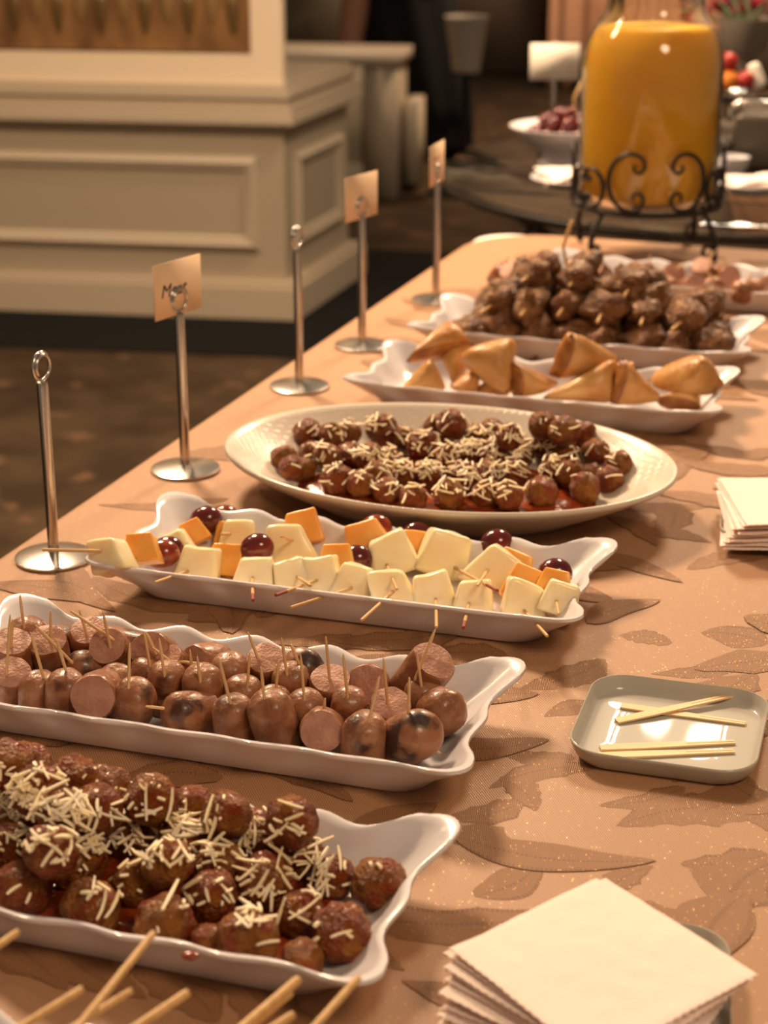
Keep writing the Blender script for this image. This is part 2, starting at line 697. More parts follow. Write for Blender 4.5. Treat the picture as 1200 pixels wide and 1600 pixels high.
cpart('plinth', MB().add(*prism(foot, -.75, -.652)).add(*prism(offset_poly(foot, -.012), -.652, -.637)), M_PEDESTAL)
body = offset_poly(foot, -.045)
cpart('pedestal', MB().add(*prism(body, -.637, -.205)), M_PANEL)
cap = MB()
for d, z0, z1 in ((-.03, -.205, -.190), (-.005, -.190, -.168), (-.012, -.168, -.145), (-.03, -.145, -.122), (-.02, -.122, -.102),
                  (-.035, -.102, -.085)):
    cap.add(*prism(offset_poly(foot, d), z0, z1))
cpart('cornice', cap, M_PEDESTAL)


def moulding(p0, ex, n, x0, x1, z0, z1, wd=.042, th=.02):
    """a rectangular frame of bevelled strips on the plane through p0 with horizontal axis ex and normal n"""
    mb = MB()
    pr = [(0, 0), (.15, .7), (.4, 1), (.65, .6), (.85, .5), (1, 0)]
    ls = []
    for (a, h) in pr:
        d = a * wd
        rect = [(x0 + d, z0 + d), (x1 - d, z0 + d), (x1 - d, z1 - d), (x0 + d, z1 - d)]
        ls.append([p0 + ex * x + V(0, 0, z) + n * (h * th) for x, z in rect])
    mb.add(*loops(ls, False, False))
    return mb


bA, bB, bC = [V(p.x, p.y, 0) for p in body[:3]]
ex1 = (bB - bA).normalized()
n1 = V(ex1.y, -ex1.x, 0)
ex2 = (bC - bB).normalized()
n2 = V(ex2.y, -ex2.x, 0)
wl1 = (bB - bA).length
wl2 = (bC - bB).length
cpart('panel_moulding', moulding(bA, ex1, n1, .75, wl1 - .075, -.553, -.284), M_PEDESTAL)
cpart('panel_moulding', moulding(bB, ex2, n2, .07, wl2 - .07, -.553, -.284), M_PEDESTAL)
# upper part: ivory frame around the brocade
up = offset_poly(foot, -.045)
uA, uB, uC, uD = [V(p.x, p.y, 0) for p in up]
eu = (uB - uA).normalized()
nu = V(eu.y, -eu.x, 0)
W = (uB - uA).length


def slab(p0, ex, n, x0, x1, z0, z1, t0, t1):
    v = []
    for t in (t0, t1):
        for x, z in ((x0, z0), (x1, z0), (x1, z1), (x0, z1)):
            v.append(p0 + ex * x + V(0, 0, z) - n * t)
    return v, [(0, 1, 2, 3), (7, 6, 5, 4), (0, 4, 5, 1), (1, 5, 6, 2), (2, 6, 7, 3), (3, 7, 4, 0)]


fr = MB()
fr.add(*slab(uA, eu, nu, 0, W, -.085, -.006, -.0, .045))
fr.add(*slab(uA, eu, nu, W - .088, W, -.006, 1.6, -.0, .045))
fr.add(*slab(uA, eu, nu, 0, W - .088, 1.5, 1.6, -.0, .045))
cpart('panel_frame', fr, M_FRAME)
cpart('shaft', MB().add(*prism([p for p in offset_poly(foot, -.20)], -.085, 1.6)), mat('grey_plaster', (.30, .26, .20), .6, col2=(.16, .14, .11), nscale=5))
gp = cpart('brocade_panel', MB().add(*slab(uA, eu, nu, 0, W - .088, .0, 1.5, .02, .04)), M_GOLD)
drops = {}
for kind, mm, rows in (('dark_drop', M_GOLDDARK, (.055, .17)), ('pale_drop', M_GOLDPALE, (.085, .14))):
    me = MB().add(*lump(2, .05, 3, 5, (1, .3, 1))).mesh(kind, mm)
    for p in me.vertices:       # pointed lower end
        t = (p.co.z + 1) / 2
        p.co.x *= .35 + .65 * t
    for r_, z in enumerate(rows):
        for k in range(13):
            x = W - .14 - .125 * k - (.0 if kind == 'dark_drop' else .06)
            o = put(kind, me, frame(uA + eu * x + V(0, 0, z + .04) - nu * .02, V(0, 0, 1), eu, (.026, .02, .055)), None)
            o.parent = gp
            o.matrix_basis = Matrix.Translation(-Vector((-2.9, 4.9, -.75))) @ o.matrix_basis
# dark carpet border round the column
structure(MB().add(*prism([(-4.4, 3.75), (-1.25, 4.40), (-1.25, 5.66), (-4.4, 5.5)], -.75, -.743)).build('trim_1', M_BORDER))
# ---- low panelled wall behind
q = P(612, 305, 0)
d = ray(608, 310)
wl = CAM + d * ((-.75 - CAM_H) / d.z)
ztop = px_height(608, 84, wl)
lw = empty('low_wall', (wl.x, wl.y, -.75))
lw['kind'] = 'structure'
LO = (wl.x, wl.y, -.75)
exw = V(.985, .17, 0)
nw = V(.17, -.985, 0)
base = V(wl.x, wl.y, 0)
MB().add(*slab(base, exw, nw, -1.6, .02, -.75, ztop - .045, .02, .3)).build('wall_body', M_PANEL, lw, origin=LO)
MB().add(*slab(base, exw, nw, -1.62, .04, ztop - .045, ztop, -.018, .32)).build('wall_cap', M_PEDESTAL, lw, origin=LO)
MB().add(*slab(base, exw, nw, -.10, .03, -.75, ztop - .045, -.005, .1)).build('pilaster', M_PEDESTAL, lw, origin=LO)
MB().add(*slab(base, exw, nw, -1.6, -.1, -.75, -.62, .0, .1)).build('wall_plinth', M_PEDESTAL, lw, origin=LO)
MB().add(*slab(base, exw, nw, .03, .085, -.72, -.40, .15, .35)).build('side_block', M_PEDESTAL, lw, origin=LO)
# cream wall section and curtain far behind
structure(MB().add(*box(-4.3, -2.98, 8.1, 8.3, -.75, 2.4)).build('wall_far', mat('beige_wall', (.36, .31, .23), .8, col2=(.2, .17, .13), nscale=6)))
cv = MB()
ls = []
for z in np.linspace(-.75, 2.3, 14):
    ls.append([(-2.55 + .022 * i + .10 * sin((2.3 - z) * .9) * (i / 40), 9.9 + .035 * sin(i * 1.1) + .01 * z, z) for i in range(41)])
v = [p for l in ls for p in l]
f = [(a * 41 + i, a * 41 + i + 1, (a + 1) * 41 + i + 1, (a + 1) * 41 + i) for a in range(13) for i in range(40)]
cu = cv.add(v, f).build('curtain', M_CURTAIN)
sm = cu.modifiers.new('s', 'SOLIDIFY')
sm.thickness = .01
tag(cu, 'brown floor length curtain hanging on the far wall', 'curtain')

# ================================================================== table and cloth
TX0, TX1, TY0, TY1 = -.753, .03, .22, 2.575
tb = empty('banquet_table', (-.36, 1.4, -.75))
tag(tb, 'long banquet table hidden under the tan lace cloth', 'table')
MB().add(*box(TX0 + .01, TX1 - .01, TY0 + .01, TY1 - .01, -.04, -.006)).build('table_top', M_TABLE, tb, origin=(-.36, 1.4, -.75))
for sx in (TX0 + .06, TX1 - .06):
    for sy in (TY0 + .1, TY1 - .1):
        MB().add(*tube([(sx, sy, -.75), (sx, sy, -.04)], .018, 10)).build('leg', M_IRON, tb, origin=(-.36, 1.4, -.75))


def rrect(cx, cy, hx, hy, r, n=6, per=10):
    """rounded rectangle, counter-clockwise, n points per corner and per points per side"""
    out = []
    cs = [(hx - r, -hy + r, -90), (hx - r, hy - r, 0), (-hx + r, hy - r, 90), (-hx + r, -hy + r, 180)]
    for i, (x, y, a0) in enumerate(cs):
        for k in range(n + 1):
            a = R(a0 + 90 * k / n)
            out.append((cx + x + r * cos(a), cy + y + r * sin(a)))
        x2, y2, _ = cs[(i + 1) % 4]
        a = R(a0 + 90)
        p = (x + r * cos(a), y + r * sin(a))
        q_ = (x2 + r * cos(a), y2 + r * sin(a))
        for k in range(1, per):
            t = k / per
            out.append((cx + p[0] + (q_[0] - p[0]) * t, cy + p[1] + (q_[1] - p[1]) * t))
    return out


cxm, cym, hxm, hym = (TX0 + TX1) / 2, (TY0 + TY1) / 2, (TX1 - TX0) / 2, (TY1 - TY0) / 2


def cloth_mesh(ext, drop, top, wavy, rad=.05):
    mb = MB()
    inner = [(x, y, top) for x, y in rrect(cxm, cym, hxm - .01 + ext, hym - .01 + ext, rad, 10, 40)]
    ls = [inner]
    for (o_, z) in ((.006, -.0015), (.010, -.006), (.011, -.02)):
        ls.append([(x, y, top + z) for x, y in rrect(cxm, cym, hxm - .01 + ext + o_, hym - .01 + ext + o_, rad + .005, 10, 40)])
    n = len(inner)
    for t in np.linspace(.1, 1, 8):
        ls.append([])
        for k, (x, y) in enumerate(rrect(cxm, cym, hxm + .001 + ext, hym + .001 + ext, rad + .005, 10, 40)):
            d = V(x - cxm, y - cym).normalized()
            q = (.018 + .018 * sin(k * 1.3) + .012 * sin(k * .57)) * t * wavy
            ls[-1].append((x + d.x * q, y + d.y * q, top - .02 - (drop - .02) * t))
    v, f = loops(ls, True, False)
    # top face of loop 0 was closed downward; flip it up
    mb.add(v, f)
    return mb


cl = empty('tablecloth', (0, 0, 0))
tag(cl, 'tan lace tablecloth with woven leaf pattern and gold threads', 'tablecloth')
cloth_mesh(.003, .60, 0, 1, .115).build('lace_ground', M_CLOTH, cl, sharp=60)
cloth_mesh(.002, .70, -.0025, 0.6, .045).build('under_cloth', M_LINEN, cl, sharp=60)['label'] = 'white linen undercloth'


def leaf_mesh(L_, Wd, bend, seed, z):
    mb = MB()
    n = 18
    rr_ = random.Random(seed)
    lobes = rr_.choice([0, 3, 4, 5])
    ph = rr_.random() * 6
    v, f, uv = [], [], []
    for i in range(n + 1):
        t = i / n
        wdt = Wd * (sin(pi * t ** .8) ** .75 if 0 < t < 1 else 0.0)
        if lobes:
            wdt *= 1 - .22 * abs(sin(lobes * pi * t))
        up_ = wdt * (1 + .12 * sin(9 * t + ph))
        dn = wdt * (1 + .12 * sin(7 * t + ph * 2))
        c = bend * sin(pi * t)
        for u, yy in ((0, c - dn), (.25, c - dn * .5), (.5, c), (.75, c + up_ * .5), (1, c + up_)):
            v.append((t * L_, yy, z))
            uv.append((t * L_ * 10, u))
    for i in range(n):
        for k in range(4):
            a = i * 5 + k
            f.append((a, a + 5, a + 6, a + 1))
    me = bpy.data.meshes.new('lace_leaf')
    me.from_pydata(v, [], f)
    ul = me.uv_layers.new(name='UVMap')
    for lp in me.loops:
        ul.data[lp.index].uv = uv[lp.vertex_index]
    me.materials.append(M_LEAF)
    me.update()
    return me


leafs = []
LEAVES = [((1200, 680), (630, 745), .022), ((1200, 850), (870, 890), .016), ((950, 690), (1130, 560), .018), ((890, 600), (565, 670), .012),
          ((10, 720), (300, 640), .014), ((-20, 760), (280, 870), .018), ((100, 1010), (355, 870), .014), ((600, 990), (770, 895), .011),
          ((560, 520), (150, 605), .013), ((480, 490), (170, 460), .011), ((580, 290), (360, 335), .010), ((590, 120), (270, 230), .018),
          ((840, 60), (640, 30), .014), ((1150, 120), (760, 175), .012), ((1200, 60), (950, 20), .020), ((1030, 1040), (1220, 880), .028),
          ((1240, 770), (1000, 560), .02), ((200, 560), (330, 690), .012), ((420, 960), (560, 800), .0)]
for (a, b_, wd) in LEAVES:
    if not wd:
        continue
    pa = P(700 + a[0] / 2.4, 980 + a[1] / 2.4)
    pb = P(700 + b_[0] / 2.4, 980 + b_[1] / 2.4)
    leafs.append((pa, pb, wd))
rl = random.Random(11)
tries = 0
while len(leafs) < 290 and tries < 20000:
    tries += 1
    x, y = rl.uniform(TX0 + .03, -.01), rl.uniform(.5, 2.5)
    L_ = rl.uniform(.055, .13)
    a = rl.choice([0, 0, pi, .5, -.5, .9, 2.6, 3.6, 1.4]) + rl.uniform(-.35, .35)
    pa, pb = V(x, y, 0), V(x + L_ * cos(a), y + L_ * sin(a), 0)
    if not (TX0 + .01 < pb.x < TX1 - .02 and .4 < pb.y < TY1 - .02):
        continue
    mid = (pa + pb) / 2
    if any(((c + e) / 2 - mid).length < (.034 if i < 18 else .031) for i, (c, e, w_) in enumerate(leafs)):
        continue
    leafs.append((pa, pb, rl.uniform(.012, .022)))
for i, (pa, pb, wd) in enumerate(leafs):
    d = pb - pa
    me = leaf_mesh(d.length, wd, (.10 if i % 2 else -.10) * d.length, i, .0001 + .000003 * i)
    o = bpy.data.objects.new('lace_leaf', me)
    COL.objects.link(o)
    o.parent = cl
    o.location = (pa.x, pa.y, 0)
    o.rotation_euler = (0, 0, math.atan2(d.y, d.x))

# ================================================================== wavy trays
HX, HY, RIM = .1795, .0700, .0290     # rim half sizes before the corner flare
BX, BY = .157, .0550


def tray_mesh():
    nc, ns, nl = 7, 26, 60

    def outline(hx, hy, r, dz=0, flare=0, wave=0, waveout=0):
        pts = []
        cs = [(hx - r, -hy + r, -90, (1, -1)), (hx - r, hy - r, 0, (1, 1)), (-hx + r, hy - r, 90, (-1, 1)), (-hx + r, -hy + r, 180, (-1, -1))]
        for i, (x, y, a0, sg) in enumerate(cs):
            for k in range(nc + 1):
                a = R(a0 + 90 * k / nc)
                wq = exp_(abs(k / nc - .5) * 2)
                pts.append([x + (r + waveout * .8) * cos(a) + sg[0] * flare * wq, y + (r + waveout * .8) * sin(a) + sg[1] * flare * wq, dz + flare * .5 * wq + wave * .8])
            x2, y2, _, sg2 = cs[(i + 1) % 4]
            a = R(a0 + 90)
            p = (x + r * cos(a), y + r * sin(a))
            q_ = (x2 + r * cos(a), y2 + r * sin(a))
            num, per = (ns, 2) if i % 2 == 0 else (nl, 6)
            L_ = math.hypot(q_[0] - p[0], q_[1] - p[1])
            for k in range(1, num):
                t = k / num
                c = cos(2 * pi * per * t) * (.75 if per == 2 else 1)
                de = min(t, 1 - t) * L_
                fl = flare * math.exp(-(de / .026) ** 2) * .75
                sq = sg if t < .5 else sg2
                pts.append([p[0] + (q_[0] - p[0]) * t + cos(a) * waveout * c + sq[0] * fl, p[1] + (q_[1] - p[1]) * t + sin(a) * waveout * c + sq[1] * fl,
                            dz + wave * c + fl * .5])
        return pts

    def exp_(u):
        return 1 - .25 * u * u

    ls = []
    ls.append(outline(BX * .93, BY * .82, .02, .0018))
    ls.append(outline(BX * .96, BY * .88, .02, .0))
    ls.append(outline(BX - .002, BY - .002, .024, .0))
    ls.append(outline(BX + .003, BY + .002, .024, .0025))
    ls.append(outline(BX + .009, BY + .006, .022, .011, .0015, .0003, .0008))
    ls.append(outline(BX + .016, BY + .011, .019, .019, .005, .0008, .0022))
    ls.append(outline(HX - .001, HY - .001, .017, RIM - .0035, .0105, .0017, .0038))
    ls.append(outline(HX + .0014, HY + .0014, .017, RIM - .001, .011, .0018, .004))
    ls.append(outline(HX + .0008, HY + .0008, .017, RIM + .0010, .011, .0018, .004))
    ls.append(outline(HX - .0018, HY - .0018, .017, RIM + .0010, .0105, .0018, .004))
    ls.append(outline(HX - .0050, HY - .0050, .017, RIM - .0020, .0095, .0017, .0037))
    ls.append(outline(BX + .012, BY + .007, .019, .0190, .005, .0008, .0022))
    ls.append(outline(BX + .005, BY + .002, .022, .0110, .0015, .0003, .0008))
    ls.append(outline(BX - .002, BY - .003, .024, .0062))
    ls.append(outline(BX - .009, BY - .009, .022, .0046))
    ls.append(outline(BX * .8, BY * .6, .015, .0042))
    v, f = loops(ls, True, True)
    return MB().add(v, f).mesh('serving_tray', M_TRAY, sharp=70)


ME_TRAY = tray_mesh()
FLOOR = .0045


class Tray:
    def __init__(s, x, y, rot, label):
        s.c = V(x, y, 0)
        s.r = R(rot)
        s.M = Matrix.Translation(s.c) @ Matrix.Rotation(s.r, 4, 'Z')
        s.Mi = s.M.inverted()
        s.o = put('serving_tray', ME_TRAY, s.M)
        tag(s.o, label, 'tray', 'white wavy rimmed serving trays')

    def inside(s, p, r):
        q = s.Mi @ p
        if q.z > RIM + .6 * r:
            ex = .010
        else:
            ex = .0
        t = max(0, min(1, (q.z - FLOOR) / (RIM - FLOOR)))
        hx = BX + (HX - BX) * t - r * .75 + ex
        hy = BY + (HY - BY) * t - r * .75 + ex
        return abs(q.x) < hx and abs(q.y) < hy

    def clampin(s, p, r):
        q = s.Mi @ p
        t = max(0, min(1, (q.z - FLOOR) / (RIM - FLOOR)))
        hx = BX + (HX - BX) * t - r * .8
        hy = BY + (HY - BY) * t - r * .8
        q.x = max(-hx, min(hx, q.x))
        q.y = max(-hy, min(hy, q.y))
        return s.M @ q


T_STICK = Tray(-.47, .535, 2, 'white wavy tray of skewers nearest the camera, mostly out of view')
T_MEAT = Tray(-.4416, .756, 2.0, 'white wavy tray heaped with saucy meatballs and grated cheese')
T_SAUS = Tray(-.4619, .968, 2.2, 'white wavy tray of sausage bites with toothpicks, beside the wooden forks')
T_FRUIT = Tray(-.4524, 1.2035, 2.6, 'white wavy tray of melon and grape kebabs')
T_SAM = Tray(-.4415, 1.729, 2.2, 'white wavy tray of fried pastry triangles behind the oval platter')
T_CHIK = Tray(-.448, 1.953, 2.2, 'white wavy tray piled with brown grilled meat skewers')
T_LAST = Tray(-.385, 2.25, 2.0, 'white wavy tray of pink sausage chunks nearest the juice jar')


def settle(px, py, r, placed, inside, floor, zmax=.085, tol=.86):
    best = None
    z = floor + r * .97
    while z < zmax:
        p = P(px, py, z)
        if inside(p, r):
            ov = 0
            for (q, rq) in placed:
                dd = (p - q).length / (r + rq)
                if dd < tol:
                    ov += tol - dd
            if ov == 0:
                return p
            if best is None or ov < best[0]:
                best = (ov, p)
        z += .0015
    return best[1] if best else P(px, py, floor + r + .012)


# ================================================================== meatballs, near tray
BALLS = []
for k in range(6):
    BALLS.append(MB().add(*lump(4, .16, 1.7, k + 1, (1, 1 - .05 * (k % 3), .95), .09, 5.5)).mesh('meatball', M_BALL if k % 3 else M_BALL2))


def ball_at(p, r, k, label, group):
    q = Quaternion((rng.random() - .5, rng.random() - .5, rng.random() - .5, rng.random() - .5)).normalized()
    o = put('meatball', BALLS[k % 6], Matrix.LocRotScale(p, q, V(r, r, r)))
    return tag(o, label, 'meatball', group)


def tray_balls(rows, tray_inside, floor, where, end, group, zf=None):
    placed = []
    k = 0
    for rn, row in rows:
        order = sorted(range(len(row)), key=lambda i: -row[i][0])
        rank = {i: n for n, i in enumerate(order)}
        for i, (px, py, dpx) in enumerate(row):
            r = dpx / 2 * depth(P(px, py, floor + .02)) / F_PX
            p = settle(px, py, r, placed, tray_inside, floor)
            placed.append((p, r))
            pos = ORD[rank[i]]
            ball_at(p, r, k, 'saucy meatball %s, %s row, %s from %s' % (where, rn, pos, end), group)
            k += 1
    return placed


near_rows = [
    ('front', [(36, 1390, 95), (141, 1420, 97), (258, 1444, 102), (324, 1477, 66), (387, 1468, 98), (473, 1500, 72), (534, 1459, 98),
               (591, 1381, 90), (-55, 1370, 95)]),
    ('second', [(15, 1330, 90), (120, 1345, 96), (219, 1381, 88), (330, 1402, 88), (414, 1378, 96), (470, 1430, 80), (-80, 1300, 90)]),
    ('third', [(36, 1284, 88), (204, 1300, 92), (294, 1324, 96), (396, 1308, 90), (465, 1335, 84), (522, 1372, 70), (-40, 1240, 90)]),
    ('back', [(354, 1273, 80), (456, 1285, 84), (237, 1250, 84), (166, 1236, 86), (116, 1222, 84), (42, 1200, 84), (8, 1196, 84),
              (62, 1236, 84), (300, 1262, 74), (96, 1272, 80), (150, 1268, 84), (340, 1352, 84), (262, 1352, 80), (80, 1330, 84)]),
]
near_balls = tray_balls(near_rows, T_MEAT.inside, FLOOR, 'in the near tray', 'the napkin end', 'meatballs in the near tray')


def sauce_pool(name, poly_fn, z, label, seed, amp=.003):
    n, m = 48, 9
    v, f = [(*poly_fn(0, 0), z + amp)], []
    for i in range(1, m + 1):
        for k in range(n):
            a = 2 * pi * k / n
            x, y = poly_fn(i / m, a)
            h = z + amp * (noise.noise(V(x * 60, y * 60, seed)) + .6) * (1 if i < m else 0)
            v.append((x, y, h if i < m else z - .0015))
    for k in range(n):
        f.append((0, 1 + k, 1 + (k + 1) % n))
        for i in range(m - 1):
            a, b_ = 1 + i * n, 1 + (i + 1) * n
            f.append((a + k, b_ + k, b_ + (k + 1) % n, a + (k + 1) % n))
    o = MB().add(v, f).build(name, M_SAUCE)
    return tag(o, label, 'sauce', None, 'stuff')


def meat_poly(t, a):
    d = 1 + .06 * sin(5 * a) + .04 * sin(9 * a + 1)
    sx = max(-1, min(1, cos(a) * 1.25))
    sy = max(-1, min(1, sin(a) * 1.25))
    p = T_MEAT.M @ V(sx * t * .136 * min(1, d), sy * t * .044 * min(1, d), 0)
    return p.x, p.y


sauce_pool('tomato_sauce', meat_poly, FLOOR + .004, 'red tomato sauce under the meatballs in the near tray', 1)
dr = MB().add(*lump(3, .25, 2, 8, (.0042, .0036, .0016)))
p = P(297, 1493, .043)
o = dr.build('sauce_drip', M_SAUCE)
o.location = p
o['label'] = 'orange sauce drip on the tray rim'
o.parent = T_MEAT.o
o.matrix_basis = T_MEAT.Mi @ Matrix.Translation(p)


# ---- grated cheese
def hit(px, py, balls):
    d = ray(px, py)
    best = None
    for (c, r) in balls:
        oc = CAM - c
        b_ = oc.dot(d)
        q = b_ * b_ - (oc.length_squared - r * r)
        if q > 0:
            t = -b_ - math.sqrt(q)
            if best is None or t < best[0]:
                p = CAM + d * t
                best = (t, p, (p - c) / r)
    return best


def cheese(balls, clusters, seed, label, lmin, lmax, th):
    rc = random.Random(seed)
    mb = MB()
    for (cx, cy, sx, sy, n, lf) in clusters:
        for _ in range(int(n * .55)):
            px, py = rc.gauss(cx, sx), rc.gauss(cy, sy)
            h = hit(px, py, balls)
            if not h or h[2].z < .05:
                continue
            _, p, nrm = h
            nrm = (nrm + V(0, 0, .9)).normalized()
            L_ = rc.uniform(lmin, lmax) * lf * (1 if rc.random() < .65 else .45)
            a = rc.random() * 2 * pi
            t = nrm.orthogonal().normalized()
            t = (Quaternion(nrm, a) @ t + nrm * rc.uniform(-.12, .28)).normalized()
            s_ = t.cross(nrm).normalized()
            u = s_.cross(t)
            if u.dot(nrm) < 0:
                u = -u
            wd = th * rc.uniform(.8, 1.25)
            hh = th * rc.uniform(.35, .6)
            c = p + nrm * (hh * .8 + rc.random() * .0015)
            bend = rc.uniform(-.07, .07) * L_
            v = []
            for k in range(4):
                x = (k / 3 - .5) * L_
                o_ = bend * (1 - (2 * x / L_) ** 2)
                tp = 1 if 0 < k < 3 else .75
                for (aa, bb) in ((-1, -1), (1, -1), (1, 1), (-1, 1)):
                    v.append(c + t * x + s_ * (aa * wd / 2 * tp + o_) + u * (bb * hh * tp))
            f = [(3, 2, 1, 0), (12, 13, 14, 15)]
            for k in range(3):
                for j in range(4):
                    l = (j + 1) % 4
                    f.append((k * 4 + j, k * 4 + l, k * 4 + 4 + l, k * 4 + 4 + j))
            mb.add(v, f)
    o = mb.build('grated_cheese', M_CHEESE, sharp=30)
    return tag(o, label, 'cheese', None, 'stuff')


cheese(near_balls, [
    (30, 1250, 30, 18, 170, 1), (15, 1225, 20, 12, 40, 1), (112, 1268, 22, 16, 90, 1), (150, 1310, 30, 20, 45, 1), (60, 1320, 40, 16, 50, .8),
    (195, 1283, 28, 22, 40, 1.1), (240, 1282, 26, 20, 45, 1.2), (290, 1285, 24, 16, 40, 1.2), (215, 1345, 20, 12, 26, 1.2), (165, 1318, 30, 12, 34, 1.1),
    (320, 1310, 26, 20, 36, 1.2), (160, 1400, 22, 10, 12, 1.3), (395, 1318, 36, 24, 70, 1.15), (440, 1300, 24, 16, 34, 1.1), (470, 1350, 28, 20, 55, 1.2),
    (495, 1380, 18, 22, 34, 1.3), (410, 1400, 18, 14, 26, 1.0), (385, 1425, 16, 10, 26, 1.0), (440, 1450, 26, 26, 14, 1.4), (270, 1410, 30, 14, 9, 1.5),
    (340, 1380, 40, 26, 26, .9), (100, 1200, 30, 12, 14, 1.0), (230, 1400, 150, 50, 60, .35), (300, 1320, 180, 60, 150, .3), (520, 1370, 20, 20, 14, 1),
    (30, 1420, 30, 30, 10, .8), (550, 1440, 40, 25, 8, .7)],
    3, 'pale grated cheese strewn over the meatballs in the near tray', .008, .018, .0015)

# ================================================================== oval platter with meatballs
OC, OA, OB, OROT = V(-.450, 1.431, 0), .2035, .145, R(1)


def oval_ring(a, b_, z, n=96):
    return [(a * cos(2 * pi * k / n), b_ * sin(2 * pi * k / n), z) for k in range(n)]


def oval_mesh():
    ls = []
    for s_, z in ((.55, .003), (.58, 0), (.62, 0), (.65, .004), (.78, .016), (.90, .028), (.985, .0375), (1.0, .0405), (1.0, .0425), (.992, .0438),
                  (.978, .0432), (.955, .040), (.88, .030), (.80, .020), (.72, .012), (.64, .0085), (.5, .007), (.25, .0065)):
        k = (1 - s_) * .035
        ls.append(oval_ring(OA - (1 - s_) * OA, OB - (1 - s_) * OB * (1.0), z))
    v, f = loops(ls)
    return MB().add(v, f)


def oval_material():
    m = M_OVAL.copy()
    m.name = 'cream_glaze_basketweave'
    N, L = m.node_tree.nodes, m.node_tree.links
    tc = N.new('ShaderNodeTexCoord')
    mp = N.new('ShaderNodeMapping')
    mp.inputs['Rotation'].default_value = (0, 0, R(45))
    L.new(tc.outputs['Object'], mp.inputs[0])
    br = N.new('ShaderNodeTexBrick')
    br.inputs['Scale'].default_value = 85
    br.inputs['Mortar Size'].default_value = .06
    br.inputs['Mortar Smooth'].default_value = 1
    br.inputs['Brick Width'].default_value = 1.0
    br.inputs['Row Height'].default_value = .5
    L.new(mp.outputs[0], br.inputs['Vector'])
    bp = N.new('ShaderNodeBump')
    bp.inputs['Strength'].default_value = .22
    bp.inputs['Distance'].default_value = .001
    bp.invert = True
    L.new(br.outputs['Fac'], bp.inputs['Height'])
    L.new(bp.outputs[0], N['Principled BSDF'].inputs['Normal'])
    return m


OM = Matrix.Translation(OC) @ Matrix.Rotation(OROT, 4, 'Z')
OMi = OM.inverted()
tag(put('oval_platter', oval_mesh().mesh('oval_platter', oval_material(), sharp=70), OM), 'cream oval platter with basketweave relief holding meatballs', 'platter')


def oval_inside(p, r):
    q = OMi @ p
    s_ = math.hypot(q.x / OA, q.y / OB)
    lim = .62 + .33 * max(0, min(1, (q.z - .01) / .03))
    return s_ < lim - .02


def o4(lst, d=47):
    return [(330 + x / 1.6, 620 + y / 1.6, (e[0] if e else d)) for (x, y, *e) in lst]


oval_rows = [
    ('front', o4([(316, 208, 54), (375, 218), (440, 238), (505, 252), (595, 245, 54), (690, 243, 50), (745, 248), (825, 238, 54), (935, 228, 52), (995, 207, 46)])),
    ('second', o4([(183, 155, 46), (232, 182, 42), (345, 150), (440, 158), (480, 195), (545, 195), (620, 195), (690, 190), (755, 190), (860, 185, 52), (1018, 168, 46)])),
    ('third', o4([(243, 92, 48), (300, 98, 44), (390, 150), (530, 122, 54), (590, 150), (650, 140), (705, 140), (775, 140), (880, 140, 54), (830, 118), (962, 140, 46)])),
    ('back', o4([(345, 90, 42), (425, 80, 50), (480, 100, 38), (565, 78, 46), (600, 68, 48), (655, 100), (700, 90), (745, 100, 42), (832, 72, 46), (882, 85, 48), (928, 95, 44), (290, 152), (420, 195), (655, 205), (900, 192), (950, 195, 42), (200, 178, 40), (250, 140, 42)])),
]
oval_balls = tray_balls(oval_rows, oval_inside, .008, 'on the oval platter', 'the napkin side', 'meatballs on the oval platter')


def oval_poly(t, a):
    d = .60 * (1 + .05 * sin(4 * a) + .05 * sin(7 * a + 2)) * t
    p = OM @ V(OA * d * cos(a) * 1.06, OB * d * sin(a), 0)
    return p.x, p.y


sauce_pool('tomato_sauce', oval_poly, .011, 'red tomato sauce spread on the oval platter under meatballs', 4, .004)


def oc4(x, y, sx, sy, n, lf=1):
    return (330 + x / 1.6, 620 + y / 1.6, sx / 1.6, sy / 1.6, n, lf)


cheese(oval_balls, [c_ for c_ in [
    oc4(620, 120, 90, 40, 150), oc4(700, 150, 110, 45, 150), oc4(500, 190, 60, 40, 90), oc4(520, 220, 40, 30, 50), oc4(300, 130, 70, 40, 80), oc4(400, 110, 60, 30, 70),
    oc4(340, 70, 60, 16, 50), oc4(640, 220, 80, 30, 60), oc4(830, 140, 50, 40, 40), oc4(250, 215, 30, 12, 14), oc4(760, 90, 60, 25, 60), oc4(960, 180, 40, 30, 16),
    oc4(600, 160, 220, 60, 160, .35), oc4(720, 215, 60, 20, 26), oc4(450, 150, 60, 30, 50), oc4(560, 150, 130, 50, 260), oc4(740, 130, 90, 45, 120)]],
    9, 'grated cheese strewn over the meatballs on the oval platter', .008, .018, .0014)

# ================================================================== sausage bites
SR = .0135


